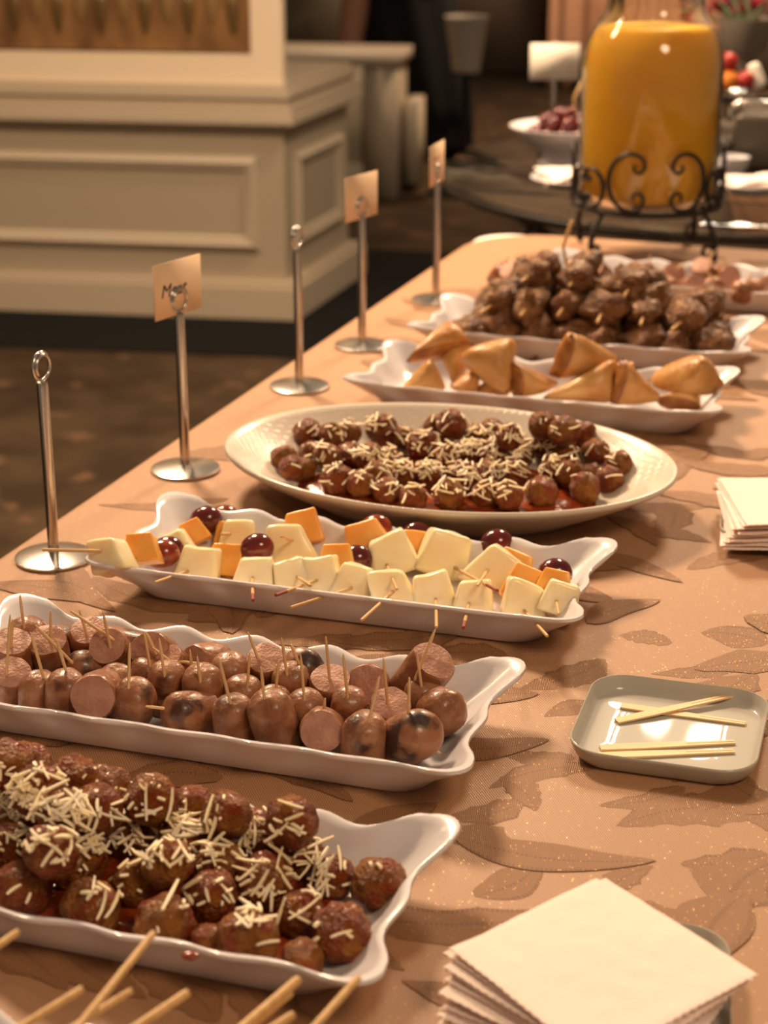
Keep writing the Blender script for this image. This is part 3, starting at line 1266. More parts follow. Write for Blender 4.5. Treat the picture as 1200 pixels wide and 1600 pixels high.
def sausage_mesh(kind, seed, L_):
    """along +z: the cut face is at the +z end for cut pieces, the dome for whole ends; unit metres, centred"""
    prof = []
    if kind == 'cut':
        prof = [(.0, -L_ / 2, 0), (.55, -L_ / 2 + .0010, 0), (.86, -L_ / 2 + .0045, 0), (1, -L_ / 2 + .010, 0), (1.02, 0, 0), (1.0, L_ / 2 - .003, 0),
                (.97, L_ / 2 - .001, 0), (.93, L_ / 2, 1), (.6, L_ / 2 + .0004, 1), (.3, L_ / 2 + .0006, 1), (0, L_ / 2 + .0006, 1)]
    else:
        prof = [(0, -L_ / 2, 1), (.9, -L_ / 2 + .0003, 1), (.97, -L_ / 2 + .001, 0), (1, -L_ / 2 + .006, 0), (1.02, 0, 0), (.98, L_ / 2 - .009, 0),
                (.88, L_ / 2 - .005, 0), (.70, L_ / 2 - .0022, 0), (.42, L_ / 2 - .0006, 0), (.2, L_ / 2 - .0001, 0), (0, L_ / 2, 0)]
    n = 28
    mb = MB()
    v, f, m = [], [], []
    for (rr_, z, _) in prof:
        for k in range(n):
            a = 2 * pi * k / n
            x, y = rr_ * cos(a), rr_ * sin(a)
            dd = 1 + .07 * noise.noise(V(x * 1.5 + seed * 9, y * 1.5, z * 70)) + .03 * noise.noise(V(x * 4, y * 4 + seed * 5, z * 160))
            zz = z + .0012 * noise.noise(V(x * 2, y * 2, seed * 7.7 + z * 30))
            v.append((x * SR * dd, y * SR * dd, zz))
    for i in range(len(prof) - 1):
        for k in range(n):
            l = (k + 1) % n
            f.append((i * n + k, i * n + l, (i + 1) * n + l, (i + 1) * n + k))
            m.append(1 if prof[i][2] and prof[i + 1][2] else 0)
    mb.v, mb.f, mb.m = v, f, m
    return mb


SAUS = {}
for k in range(4):
    for kind in ('cut', 'dome'):
        for ch in (0, 1):
            SAUS[kind, k, ch] = sausage_mesh(kind, k + 1, .030 + .003 * k).mesh('sausage_bite', [M_CHAR if ch else M_SKIN, M_CUT], sharp=50)
PICKL = .06
pk = MB().add(*tube([(0, 0, 0), (0, 0, .004), (0, 0, .05), (0, 0, .058), (0, 0, PICKL)], [.0009, .00105, .00105, .0006, .0002], 8))
ME_PICK = pk.mesh('toothpick', M_PICK)


def add_pick(root, base, tip, name='toothpick', sink=.010, me=None, thick=1.0):
    d = tip - base
    L_ = d.length + sink
    M = frame(base - d.normalized() * sink, d, None, (thick, thick, L_ / PICKL))
    return put(name, me or ME_PICK, M, root)


def pix_tip(base, bx, by, tx, ty):
    z = depth(base)
    return base + RT * ((tx - bx) * z / F_PX) + V(0, 0, 1) * (-(ty - by) * z / F_PX / cos(PITCH))


# px, py, kind, axis (right, away, up) of the shown end, picks (base px, tip px), charred, scale
SB = {
    'front': [
        (19, 1083, 'cut', (.15, -.45, .88), [(11, 1072, 25, 970)], 0, 1), (60, 1086, 'dome', (.05, -.1, 1), [(67, 1055, 53, 986)], 0, 1),
        (97, 1092, 'dome', (.1, -.2, 1), [(99, 1059, 86, 1002)], 0, 1), (144, 1100, 'cut', (-.05, -.98, .35), [(147, 1100, 167, 1069)], 0, 1.12),
        (210, 1110, 'dome', (.25, -.5, .8), [(202, 1085, 207, 1018)], 0, 1.08), (290, 1127, 'dome', (-.65, -.65, .3), [(266, 1122, 224, 1117)], 0, 1.05),
        (366, 1140, 'dome', (0, -.15, 1), [(360, 1110, 344, 1037)], 0, 1), (425, 1150, 'dome', (-.2, -.25, .95), [(412, 1127, 407, 1065)], 0, 1.08),
        (504, 1162, 'cut', (0, -.95, .4), [(504, 1152, 509, 1111)], 0, 1.05), (570, 1168, 'dome', (.05, -.15, 1), [(578, 1133, 593, 1066)], 0, 1.1),
        (642, 1176, 'dome', (.45, -.65, .55), [(664, 1191, 685, 1203), (635, 1134, 636, 1082)], 1, 1.18)],
    'second': [
        (22, 1052, 'cut', (.1, -.35, .94), [(18, 1047, 26, 985)], 0, 1), (136, 1058, 'dome', (-.7, -.4, .4), [(111, 1044, 60, 986)], 1, 1),
        (182, 1080, 'dome', (0, -.2, 1), [], 0, .9), (262, 1086, 'dome', (.1, -.2, 1), [(260, 1085, 253, 1010)], 0, .98), (318, 1098, 'dome', (0, -.2, 1), [(316, 1100, 311, 1041)], 0, 1),
        (380, 1098, 'dome', (.1, -.2, 1), [(387, 1081, 392, 1025)], 0, 1), (427, 1115, 'dome', (0, -.2, 1), [(430, 1100, 437, 1040)], 0, .9),
        (480, 1130, 'dome', (-.1, -.25, 1), [(476, 1111, 471, 1035)], 0, .95), (545, 1128, 'dome', (.05, -.25, .95), [(544, 1115, 537, 1035)], 0, .88),
        (607, 1132, 'cut', (.1, -.45, .85), [(606, 1116, 599, 1038)], 0, 1), (690, 1138, 'dome', (.2, -.85, .45), [(683, 1178, 688, 1152)], 0, 1.15)],
    'third': [
        (80, 1042, 'cut', (0, -.5, .86), [(81, 1037, 85, 971)], 0, 1.02), (181, 1044, 'cut', (-.15, -.7, .7), [(179, 1060, 167, 972)], 0, 1),
        (230, 1066, 'dome', (0, -.2, 1), [(234, 1045, 228, 992)], 0, .95), (281, 1062, 'cut', (-.5, -.4, .75), [(280, 1059, 241, 1025)], 1, .9),
        (358, 1075, 'dome', (.2, -.3, 1), [], 0, 1), (455, 1092, 'dome', (0, -.2, 1), [(450, 1080, 442, 1011)], 0, .95),
        (515, 1095, 'cut', (.05, -.35, .94), [(515, 1070, 510, 1004)], 0, 1.02), (578, 1092, 'cut', (-.1, -.9, .45), [], 0, 1.05),
        (660, 1108, 'dome', (.1, -.2, 1), [(659, 1092, 650, 1029)], 0, .95)],
    'back': [
        (45, 1025, 'dome', (.1, -.2, 1), [(40, 1007, 37, 945)], 0, 1.05), (98, 1018, 'dome', (.15, -.3, .95), [(83, 1003, 69, 980)], 0, .95),
        (142, 1023, 'cut', (.05, -.4, .9), [(140, 1017, 128, 965)], 0, 1), (205, 1003, 'dome', (-.75, -.35, .35), [(180, 977, 130, 941)], 0, 1.15),
        (270, 1018, 'cut', (-.1, -.85, .5), [(262, 1000, 256, 985)], 0, 1.05), (340, 1028, 'cut', (-.6, -.75, .3), [(317, 1026, 280, 1022), (316, 1075, 312, 1002)], 0, 1.1),
        (417, 1066, 'cut', (0, -.45, .9), [(405, 1047, 389, 1001)], 0, 1), (487, 1050, 'dome', (-.2, -.6, .75), [(472, 1022, 466, 1006)], 1, 1.05),
        (662, 1068, 'cut', (.45, -.35, .8), [(664, 1050, 688, 987)], 0, 1.15)],
}
FACE = {'cut': 'cut face showing', 'dome': 'rounded end showing'}
saus_placed = []
k = 0
for rn, row in SB.items():
    order = sorted(range(len(row)), key=lambda i: -row[i][0])
    for i, (px, py, kind, ax, picks, ch, s_) in enumerate(row):
        c = c0 = settle(px, py, .0135 * s_, saus_placed, T_SAUS.inside, FLOOR, .07, .84)
        if ax[1] < -.8:
            c = c + ray(px, py) * .011

        axis = (RT * ax[0] + V(-sin(YAW), cos(YAW), 0) * ax[1] + V(0, 0, 1) * ax[2]).normalized()
        al = T_SAUS.Mi.to_3x3() @ axis
        hl, rr_ = (.015 + .0015 * (k % 4)) * s_, SR * s_
        ext = [abs(al[j]) * hl + math.sqrt(max(0, 1 - al[j] ** 2)) * rr_ for j in range(3)]
        q = T_SAUS.Mi @ c
        q.z = max(q.z, FLOOR + ext[2] * .97)
        tt = max(0, min(1, (q.z - ext[2] * .6 - FLOOR) / (RIM - FLOOR)))
        ly = max(.01, BY - .004 + (HY - BY) * tt - ext[1])
        q.y = max(-ly, min(ly + .004, q.y))
        c = T_SAUS.M @ q
        saus_placed.append((c, .0135 * s_))
        o = put('sausage_bite', SAUS[kind, k % 4, ch], frame(c, axis, (rng.random(), rng.random(), .3), (s_, s_, s_)))
        tag(o, '%ssausage bite, %s row, %s from the wooden forks end, %s' % ('charred ' if ch else '', rn, ORD[order.index(i)], FACE[kind]),
            'sausage', 'sausage bites in the near tray')
        zb = depth(c) - .0135 * s_ * .8
        for (bx, by, tx, ty) in picks:
            base = CAM + ray(bx, by) * (zb / ray(bx, by).dot(FW))
            base = base + (c - c0)
            add_pick(o, base, pix_tip(base, bx, by, tx, ty))
        k += 1

# ================================================================== fruit kebabs
CH_MEL, CH_CAN, GRP = [], [], []
for k in range(5):
    v, f = rbox(.0150, .0140, .0120, .0036, 4)
    out = []
    for p in v:
        t = 1 - .16 * (p.y / .0135) + (.10 if k % 2 else -.06) * (p.x / .015) * (p.y / .0135)
        q = V(p.x * t, p.y * (1 + .10 * (k % 3 - 1) * p.x / .015), p.z * (1 + .06 * (k - 2) * p.x / .015))
        q.x += .22 * (k - 2) * .5 * q.y
        q.y += 6.0 * (k % 3 - 1) * q.x * q.x
        q += V(1, 1, 1) * .0010 * noise.noise(p * 90 + V(k * 5, 0, 0))
        out.append(q)
    CH_MEL.append(MB().add(out, f).mesh('melon_chunk', M_MELON))
for k in range(3):
    v, f = rbox(.0155, .0140, .0085, .0022, 4)
    out = []
    for p in v:
        t = 1 - .22 * (p.y / .014)
        q = V(p.x * t, p.y + .1 * (k - 1) * p.x, p.z * (1 + .1 * p.x / .0155))
        q += V(1, 1, 1) * .0005 * noise.noise(p * 130 + V(k * 7, 0, 0))
        out.append(q)
    CH_CAN.append(MB().add(out, f).mesh('cantaloupe_chunk', M_CANT))
for k in range(2):
    v, f = ICO[3]
    GRP.append(MB().add([(p.x * .0120, p.y * .0120, p.z * .0138) for p in v], f).mesh('grape', M_GRAPE if k == 0 else M_GRAPECUT))
KST = MB().add(*tube([(0, 0, 0), (0, 0, PICKL - .0006), (0, 0, PICKL)], [.0013, .0013, .0009], 8))
ME_KST = KST.mesh('stick', M_STICK, sharp=40)
ks2 = MB().add(*tube([(0, 0, 0), (0, 0, PICKL - .012)], [.0013, .0013], 8, cap=False), 0)
ks2.add(*tube([(0, 0, PICKL - .012), (0, 0, PICKL)], [.00132, .0013], 8), 1)
ME_KST2 = ks2.mesh('stick', [M_STICK, M_STICKEND], sharp=40)

# melon px, stick hole px, stick end px, cantaloupe px, grape px, size, roll, stained
KB = [
    (175, 868, 158, 861, 66, 859, (222, 858), (254, 872), .95, .15, 0), (276, 852, 270, 852, 192, 879, (302, 832), (322, 818), .78, .5, 0),
    (312, 884, 295, 892, 243, 910, (352, 876), (262, 866), 1.05, -.25, 0), (372, 838, 360, 834, 346, 835, (362, 872), (350, 816), .95, .1, 0),
    (397, 899, 394, 902, 395, 938, None, (402, 862), 1.0, 0, 1), (455, 850, 457, 845, 440, 839, (472, 826), (492, 850), 1.12, .12, 0),
    (455, 900, 464, 901, 485, 915, None, None, .95, .3, 0), (501, 898, 497, 906, 431, 930, (527, 876), None, 1.0, 0, 1),
    (553, 907, 552, 918, 455, 949, None, (556, 880), .92, -.15, 0), (611, 868, 604, 882, 620, 921, (573, 845), (587, 832), 1.22, .45, 0),
    (613, 920, 616, 923, 565, 969, None, None, 1.05, .1, 0), (694, 866, 709, 886, 777, 923, (650, 862), (651, 843), 1.3, -.3, 1),
    (676, 924, 681, 935, 682, 980, None, None, 1.0, .12, 0), (774, 888, 762, 891, 746, 915, (800, 905), (776, 855), 1.15, -.5, 0),
    (740, 934, 733, 943, 724, 981, None, None, .95, .05, 1), (820, 941, 818, 953, 855, 994, (822, 915), None, 1.1, -.35, 0),
    (876, 935, 869, 939, 873, 960, (866, 914), (867, 902), .9, -.3, 0)]
kb_placed = []
order = sorted(range(len(KB)), key=lambda i: KB[i][0])
KB_ROWS = {}
for i, (mx, my, bx, by, ex, ey, cp, gp_, s_, roll, st) in enumerate(KB):
    r = .0125 * s_
    c = settle(mx, my, r, kb_placed, T_FRUIT.inside, FLOOR, .062, .84)
    kb_placed.append((c, r))
    zb = depth(c) - .009 * s_
    base = CAM + ray(bx, by) * (zb / ray(bx, by).dot(FW))
    # the stick end lies on its view ray, about 5 cm from the hole, on the near side
    d = ray(ex, ey)
    oc = CAM - base
    b_ = oc.dot(d)
    Lv = .046 + .008 * ((i * .37) % 1)
    disc = b_ * b_ - (oc.length_squared - Lv * Lv)
    t = -b_ - math.sqrt(disc) if disc > 0 else -b_
    end = CAM + d * t
    if end.z < .037:
        end = P(ex, ey, .037)
    ax = (end - base).normalized()
    root = empty('fruit_kebab', c)
    # melon: its outer face (local +z) looks along a mix of the stick and the camera side
    face = (ax * .55 + (CAM - c).normalized() * .45 + V(0, 0, .05)).normalized()
    xr = (RT * cos(roll) + V(0, 0, 1) * sin(roll))
    o = put('melon_chunk', CH_MEL[i % 5], frame(c, face, xr, (s_ * 1.0, s_ * 1.0, s_)), root)
    add_pick(root, base, end, 'stick', .016, ME_KST2 if st else ME_KST)
    back = -ax
    zc = depth(c)
    if cp:
        pc = CAM + ray(*cp) * ((zc + .016) / ray(*cp).dot(FW))
        pc.z = max(pc.z, FLOOR + .008)
        put('cantaloupe_chunk', CH_CAN[i % 3], frame(pc, (CAM - pc).normalized() * .6 + ax * .3 + V(0, 0, .25), xr, (s_ * .88, s_ * .88, s_ * .9)), root)
    if gp_:
        pg = CAM + ray(*gp_) * ((zc + .030) / ray(*gp_).dot(FW))
        pg.z = max(pg.z + .003, FLOOR + .012)
        put('grape', GRP[0 if i % 3 else 1], frame(pg, V(.8, .3, .2) + RT * rng.random()), root)
    KB_ROWS[i] = root
upper = [1, 3, 5, 9, 11, 13]
lower = [i for i in range(len(KB)) if i not in upper]
for nm, idx in (('upper', upper), ('lower', lower)):
    idx = sorted(idx, key=lambda i: KB[i][0])
    for n_, i in enumerate(idx):
        bits = 'melon' + (', cantaloupe' if KB[i][6] else '') + (' and grape' if KB[i][7] else '')
        tag(KB_ROWS[i], '%s kebab, %s layer of fruit, %s from card stand' % (bits, nm, ORD[n_]), 'kebab', 'fruit kebabs on the tray')

# ================================================================== samosas


def samosa(c3, thick, label, seed):
    a, b_, c = c3
    n = (b_ - a).cross(c - a).normalized()
    if n.dot(CAM - a) < 0:
        b_, c = c, b_
        n = -n
    N_ = 12
    idx = {}
    v, f, mi = [], [], []
    for side in (1, -1):
        for i in range(N_ + 1):
            for j in range(N_ + 1 - i):
                k_ = N_ - i - j
                ed = min(i, j, k_) == 0
                if side < 0 and ed:
                    idx[side, i, j] = idx[1, i, j]
                    continue
                u, w_, t = i / N_, j / N_, k_ / N_
                p = a * t + b_ * u + c * w_
                h = (27 * u * w_ * t) ** .42
                p = p + n * side * thick / 2 * h
                g = (a + b_ + c) / 3
                if ed:
                    p = p + (p - g) * .04 * noise.noise(p * 90 + V(seed, 0, 0))
                p = p + n * (.0022 * noise.noise(p * 60 + V(seed * 3, 1, 2)))
                # round the three tips
                e = max(u, w_, t)
                if e > .86:
                    p = p + (g - p) * (e - .86) * .8
                idx[side, i, j] = len(v)
                v.append(p)
        for i in range(N_):
            for j in range(N_ - i):
                q1 = [idx[side, i, j], idx[side, i + 1, j], idx[side, i, j + 1]]
                tri = [q1]
                if i + j < N_ - 1:
                    tri.append([idx[side, i + 1, j], idx[side, i + 1, j + 1], idx[side, i, j + 1]])
                for q in tri:
                    if side < 0:
                        q = q[::-1]
                    f.append(tuple(q))
                    mi.append(1 if (i == 0 or j == 0) and seed % 2 else 0)
    mb = MB()
    mb.v, mb.f, mb.m = [tuple(p) for p in v], f, mi
    g = (a + b_ + c) / 3
    o = mb.build('samosa', [M_SAMOSA, M_SAMEDGE], origin=g)
    return tag(o, label, 'samosa', 'fried pastries on the tray')


def s6(x, y, z):
    return P(520 + x / 1.765, 370 + y / 1.765, z)


SM = [
    ([(200, 345, .040), (385, 300, .050), (320, 235, .068)], .024, 'golden fried pastry leaning on the tray end by the card stands'),
    ([(188, 420, .020), (310, 420, .020), (272, 338, .055)], .022, 'small golden fried pastry standing point up, first at the front'),
    ([(300, 330, .035), (390, 300, .05), (330, 400, .02)], .022, 'brown fried pastry tucked behind the point up pastry near the stands'),
    ([(345, 330, .050), (505, 290, .062), (480, 430, .022)], .036, 'large rolled fried pastry with its open end showing, second at the front'),
    ([(495, 345, .05), (620, 400, .02), (500, 440, .012)], .034, 'dark browned fried pastry against the rolled one mid tray'),
    ([(320, 415, .018), (400, 370, .035), (400, 425, .012)], .020, 'small fried pastry low in front under the rolled one'),
    ([(600, 385, .030), (655, 268, .080), (790, 335, .045)], .030, 'big pale fried pastry with its point up, back of the tray middle'),
    ([(578, 445, .014), (775, 335, .055), (775, 455, .014)], .030, 'pale fried triangle lying long side up, front of tray middle'),
    ([(768, 460, .014), (800, 335, .062), (908, 448, .014)], .028, 'golden fried triangle standing point up, third at the front'),
    ([(870, 395, .030), (1020, 345, .062), (1078, 412, .030)], .030, 'golden fried pastry lying at the napkin end of the tray'),
    ([(890, 455, .014), (1010, 435, .020), (1010, 475, .010)], .022, 'browned fried pastry lying flat under the end one'),
    ([(390, 420, .014), (500, 420, .014), (440, 440, .012)], .016, 'flat fried pastry mostly hidden low at the front'),
    ([(775, 350, .045), (830, 345, .045), (800, 420, .02)], .022, 'dark crisp fried pastry wedged between the two front triangles'),
]
for i, (pts, th, lab) in enumerate(SM):
    g = sum((s6(*p) for p in pts), V(0, 0, 0)) / 3
    samosa([g + (s6(*p) - g) * 1.12 for p in pts], th * 1.35, lab, i + 1)

# ================================================================== grilled meat skewers
CHK = [MB().add(*lump(3, .45, 1.5, k + 20, (1.1, .85, .75), .22, 4.0)).mesh('meat_chunk', M_CHICK) for k in range(6)]
ch_n = [0]


def meat_skewer(x, y0, z0, ang, tilt, n, label, stick, size=.0225, L_=.036, group='meat skewers on the far tray'):
    d = V(sin(R(ang)) * cos(R(tilt)), cos(R(ang)) * cos(R(tilt)), sin(R(tilt)))
    p0 = V(x, y0, z0)
    root = empty('meat_skewer', p0)
    for k in range(n):
        c = p0 + d * (k * L_)
        s_ = size * rng.uniform(.88, 1.15)
        q = Quaternion((rng.random(), rng.random() - .5, rng.random() - .5, rng.random() - .5)).normalized()
        put('meat_chunk', CHK[ch_n[0] % 6], Matrix.LocRotScale(c, q, V(s_ * 1.05, s_, s_)), root)
        ch_n[0] += 1
    a = p0 - d * stick
    b_ = p0 + d * ((n - 1) * L_ + .026)
    v, f = tube([a - p0, b_ - p0], [.0016, .0016], 8)
    MB().add(v, f).build('stick', M_STICK, root, sharp=40)
    return tag(root, label, 'skewer', group)


for k in range(8):
    x = -.560 + k * .0385
    meat_skewer(x - .012, 1.912 + .004 * (k % 2), .026, rng.uniform(-7, 7), 2, 3, 'brown grilled meat skewer, bottom layer, %s from the card stands' % ORD[k], .026)
for k, (x, y, z) in enumerate([(-.548, 1.932, .056), (-.508, 1.926, .058), (-.468, 1.932, .060), (-.424, 1.926, .058), (-.378, 1.932, .058), (-.332, 1.930, .055)]):
    meat_skewer(x, y, z, rng.uniform(-10, 10), 3, 3, 'brown grilled meat skewer, middle layer, %s from the card stands' % ORD[k], .048)
for k, (x, y, z) in enumerate([(-.512, 1.952, .088), (-.462, 1.956, .086), (-.40, 1.956, .080)]):
    meat_skewer(x, y, z, rng.uniform(-12, 12), 3, 2, 'brown grilled meat skewer, on top of the pile, %s from the card stands' % ORD[k], .04)

# ---- nearest skewers, whose stick ends come into view
ST0 = [((240, 1458), (125, 1592), .0018, .075), ((128, 1545), (30, 1602), .0018, .062), ((205, 1548), (105, 1606), .0017, .062), ((293, 1551), (205, 1606), .0021, .060),
       ((466, 1531), (380, 1600), .0024, .058), ((560, 1528), (490, 1602), .0019, .058), ((458, 1586), (425, 1606), .0022, .056), ((28, 1456), (-40, 1500), .0018, .070),
       ((455, 1552), (385, 1606), .0017, .055)]
order = sorted(range(len(ST0)), key=lambda i: -ST0[i][0][0])
for i, (e, b_, r, z) in enumerate(ST0):
    z += .006 * (i % 2)
    a = P(*e, z)
    c = P(*b_, z)
    d = (c - a).normalized()
    d.z = -.04
    d.normalize()
    L_ = .115
    root = empty('near_skewer', c)
    MB().add(*tube([a, a + d * .002, a + d * (L_ + .07)], [r * .9, r, r], 10)).build('stick', M_STICK, root, sharp=40, origin=c)
    for k in range(2):
        q = a + d * (L_ + k * .024)
        s_ = .0105
        put('meat_chunk', CHK[(i + k) % 6], Matrix.LocRotScale(q, Quaternion((rng.random(), rng.random(), rng.random(), .4)).normalized(), V(s_, s_, s_)), root)
    tag(root, 'bamboo skewer end poking up at the near edge, %s from the napkin side' % ORD[order.index(i)], 'skewer', 'skewers in the nearest tray')

# ================================================================== last tray: sausage chunks
LB = [(300, 275), (435, 245), (590, 262), (600, 340), (800, 230), (870, 330), (925, 250), (1120, 365), (1185, 320), (1050, 345), (700, 330), (520, 330), (390, 330)]
LB = [(900 + x / 4, 370 + y / 4) for x, y in LB] + [(785, 430), (806, 436), (832, 434), (940, 432)]
lp = []
order = sorted(range(len(LB)), key=lambda i: -LB[i][0])
LPICK = {4: (12, -26), 1: (4, -24), 2: (20, -16), 6: (-4, -26), 9: (8, -22), 13: (8, -20), 15: (10, -18), 5: (-22, -24), 11: (-8, -28)}
for i, (px, py) in enumerate(LB):
    c = settle(px, py, .0145, lp, T_LAST.inside, FLOOR, .075, .8)
    lp.append((c, .0145))
    ax = V(rng.uniform(-.6, .6), -.6, rng.uniform(.2, 1))
    o = put('sausage_bite', SAUS[('cut', 'dome')[i % 2], i % 4, 0], frame(c, ax, None, (1.1, 1.1, 1.1)))
    tag(o, 'sausage chunk on the tray before the juice jar, %s from the far right' % ORD[order.index(i)] if i < 0 else
        'sausage chunk on the farthest tray, %s from its outer end' % (ORD + ['nineteenth'])[order.index(i)], 'sausage', 'sausage chunks on the farthest tray')
    if i in LPICK:
        base = c - FW * .012 + V(0, 0, .006)
        dx, dy = LPICK[i]
        add_pick(o, base, pix_tip(base, 0, 0, dx, dy), thick=1.2)
# one long pick in front of the jar
base = P(885, 415, .05)
o = MB().add(*tube([base, P(880, 385, .075), P(894, 345, .11)], .0022, 8)).build('bamboo_stick', M_STICK)
tag(o, 'long bamboo stick standing up in the farthest tray beside the jar stand', 'stick')

# ================================================================== card stands and cards
STANDS = [((85, 873), .150, False, 85), ((290, 735), .150, True, 75), ((468, 605), .150, False, 80), ((566, 541), .150, True, 76), ((681, 470), .150, True, 92)]
SLAB = ['chrome card stand without a card, nearest the camera by the fruit tray', 'chrome card stand with lettered card beside the oval platter',
        'chrome card stand without a card beside the pastry tray', 'chrome card stand with peach card between the pastry and skewer trays',
        'chrome card stand with peach card, farthest along the table']
CLAB = ['peach card with black writing clipped by the oval platter', 'blank looking peach card clipped beside the pastry tray', 'peach card with faint lines on the farthest stand']


def card_stand(loc, h, label, ang, mat_=M_CHROME):
    root = empty('card_stand', loc)
    tag(root, label, 'stand', 'chrome card stands along the table edge')
    MB().add(*lathe([(0, 0), (.031, 0), (.032, .0012), (.0318, .0028), (.029, .0038), (.015, .0052), (.006, .0064), (0, .0066)], 40)).build('base', mat_, root, sharp=50)
    MB().add(*lathe([(0.0046, .006), (.0046, h - .004), (.0040, h), (0, h)], 16)).build('pole', mat_, root, sharp=50)
    # spiral clip
    d = V(cos(R(ang)), sin(R(ang)), 0)
    pts = []
    for k in range(44):
        a = -pi / 2 + 2 * pi * 1.85 * k / 43
        rr_ = .0125 - .0035 * k / 43
        pts.append(d * (rr_ * cos(a)) + V(0, 0, h + .0125 + rr_ * sin(a)) + V(d.y, -d.x, 0) * (.0032 * (k / 43) - .0012))
    pts = [V(0, 0, h - .002)] + pts
    MB().add(*tube(pts, .0013, 8)).build('clip', mat_, root)
    return root


def text_mesh(body, size, m):
    c = bpy.data.curves.new('lettering', 'FONT')
    c.body = body
    c.size = size
    c.extrude = .00012
    c.shear = .3
    o = bpy.data.objects.new('lettering', c)
    COL.objects.link(o)
    dg = bpy.context.evaluated_depsgraph_get()
    me = bpy.data.meshes.new_from_object(o.evaluated_get(dg))
    bpy.data.objects.remove(o)
    me.materials.clear()
    me.materials.append(m)
    return me


ci = 0
for (b_, h, has, ang), lab in zip(STANDS, SLAB):
    g = P(*b_)
    card_stand(g, h, lab, ang)
    if has:
        d = V(cos(R(ang)), sin(R(ang)), 0)
        n = V(d.y, -d.x, 0)
        wd, ht = .064, .050
        M = Matrix((d, V(0, 0, 1), n)).transposed().to_4x4()
        M.translation = g + V(0, 0, h + .024) - n * .0004
        o = put('menu_card', MB().add(*box(-wd / 2, wd / 2, -ht / 2, ht / 2, -.0004, .0004)).mesh('menu_card', M_CARD), M)
        tag(o, CLAB[ci], 'card', 'peach menu cards')
        if ci == 0:
            me = text_mesh('Meat', .017, M_INK)
            t = put('lettering', me, M @ Matrix.Translation((-.024, -.006, .0006)), o)
            t['label'] = 'black handwritten lettering'
        if ci == 2:
            mb = MB()
            for kk in range(2):
                mb.add(*box(-.018, .014 - .01 * kk, .006 - .007 * kk, .008 - .007 * kk, .0004, .0006))
            t = put('lettering', mb.mesh('lettering', mat('faint_ink', (.42, .25, .16), .7)), M, o)
            t['label'] = 'faint brown lines of writing'
            t['kind'] = 'stuff'
        ci += 1

# ================================================================== square grey plates, wooden forks, napkins


def plate_mesh(h=.0595):
    ls = []
    for s_, z, r in ((.82, .0012, .020), (.84, 0, .020), (.88, 0, .021), (.925, .0025, .022), (.97, .007, .023), (.993, .0115, .024), (1.0, .0130, .024), (.998, .0140, .024),
                     (.986, .0143, .024), (.972, .0128, .0235), (.952, .0085, .023), (.93, .0055, .022), (.90, .0043, .021), (.5, .0042, .012)):
        ls.append([(x, y, z) for x, y in rrect(0, 0, h * s_, h * s_, r, 8, 6)])
    v, f = loops(ls)
    return MB().add(v, f).mesh('square_plate', M_GREY, sharp=70)


ME_PLATE = plate_mesh()
PL = [(-.1735, 1.046, 3.0, 'grey square plate holding four wooden forks'), (-.1465, .752, 10, 'grey square plate under the near napkin stack'),
      (-.150, 1.455, 8, 'grey square plate under the far napkin stack'), (-.100, 1.745, 8, 'grey square plate at the frame edge beside the pastry tray')]
for x, y, a, lab in PL:
    put_o = put('square_plate', ME_PLATE, Matrix.Translation((x, y, 0)) @ Matrix.Rotation(R(a), 4, 'Z'))
    tag(put_o, lab, 'plate', 'grey square plates')


def fork_mesh():
    L_ = .088
    n = 16
    mb = MB()
    th = .0013

    def half(t):
        return .0034 - .0013 * (1 if t > .62 else (t / .62) ** 1.5) * .6 + (.0006 * sin(pi * t * 1.4))
    tops = []
    for i in range(n + 1):
        t = i / n
        x = t * .64 * L_
        tops.append((x, half(t * .64)))
    v, f = [], []
    for (x, hw) in tops:
        v += [(x, -hw, 0), (x, hw, 0), (x, hw, th), (x, -hw, th)]
    for i in range(n):
        for k in range(4):
            l = (k + 1) % 4
            f.append((i * 4 + k, i * 4 + l, i * 4 + 4 + l, i * 4 + 4 + k)[::-1])
    f.append((0, 1, 2, 3)[::-1])
    mb.add(v, f)
    for s_ in (-1, 1):
        v, f = [], []
        for i in range(9):
            t = i / 8
            x = (.64 + .36 * t) * L_ - .0002
            a, b_ = .00030 + .0002 * t, half(.64) * (1 - .25 * t)
            y0, y1 = (a, b_) if s_ > 0 else (-b_, -a)
            v += [(x, y0, 0), (x, y1, 0), (x, y1, th), (x, y0, th)]
        for i in range(8):
            for k in range(4):
                l = (k + 1) % 4
                f.append((i * 4 + k, i * 4 + l, i * 4 + 4 + l, i * 4 + 4 + k)[::-1])
        f.append((32, 33, 34, 35))
        f.append((3, 2, 1, 0))
        mb.add(v, f)
    return mb.mesh('wooden_fork', M_FORK, sharp=40)


ME_FORK = fork_mesh()
FK = [((938, 1170), (1148, 1161), .0046, .0046, 'wooden cocktail fork lying behind the lowest fork, parallel to it'), ((936, 1182), (1147, 1175), .0046, .0046, 'wooden cocktail fork nearest the plate front edge'),
      ((970, 1104), (1165, 1132), .0046, .0046, 'wooden cocktail fork lying underneath in the crossed pair'), ((963, 1128), (1144, 1088), .0047, .0080, 'wooden cocktail fork lying on top in the crossed pair')]
for (a, b_, za, zb, lab) in FK:
    pa, pb = P(*a, za), P(*b_, zb)
    d = pb - pa
    x = d.normalized()
    y = V(0, 0, 1).cross(x).normalized()
    z = x.cross(y)
    M = Matrix((x, y, z)).transposed().to_4x4()
    M.translation = pa
    M = M @ Matrix.Diagonal((d.length / .088, 1, 1, 1))
    tag(put('wooden_fork', ME_FORK, M), lab, 'fork', 'wooden cocktail forks on the plate')


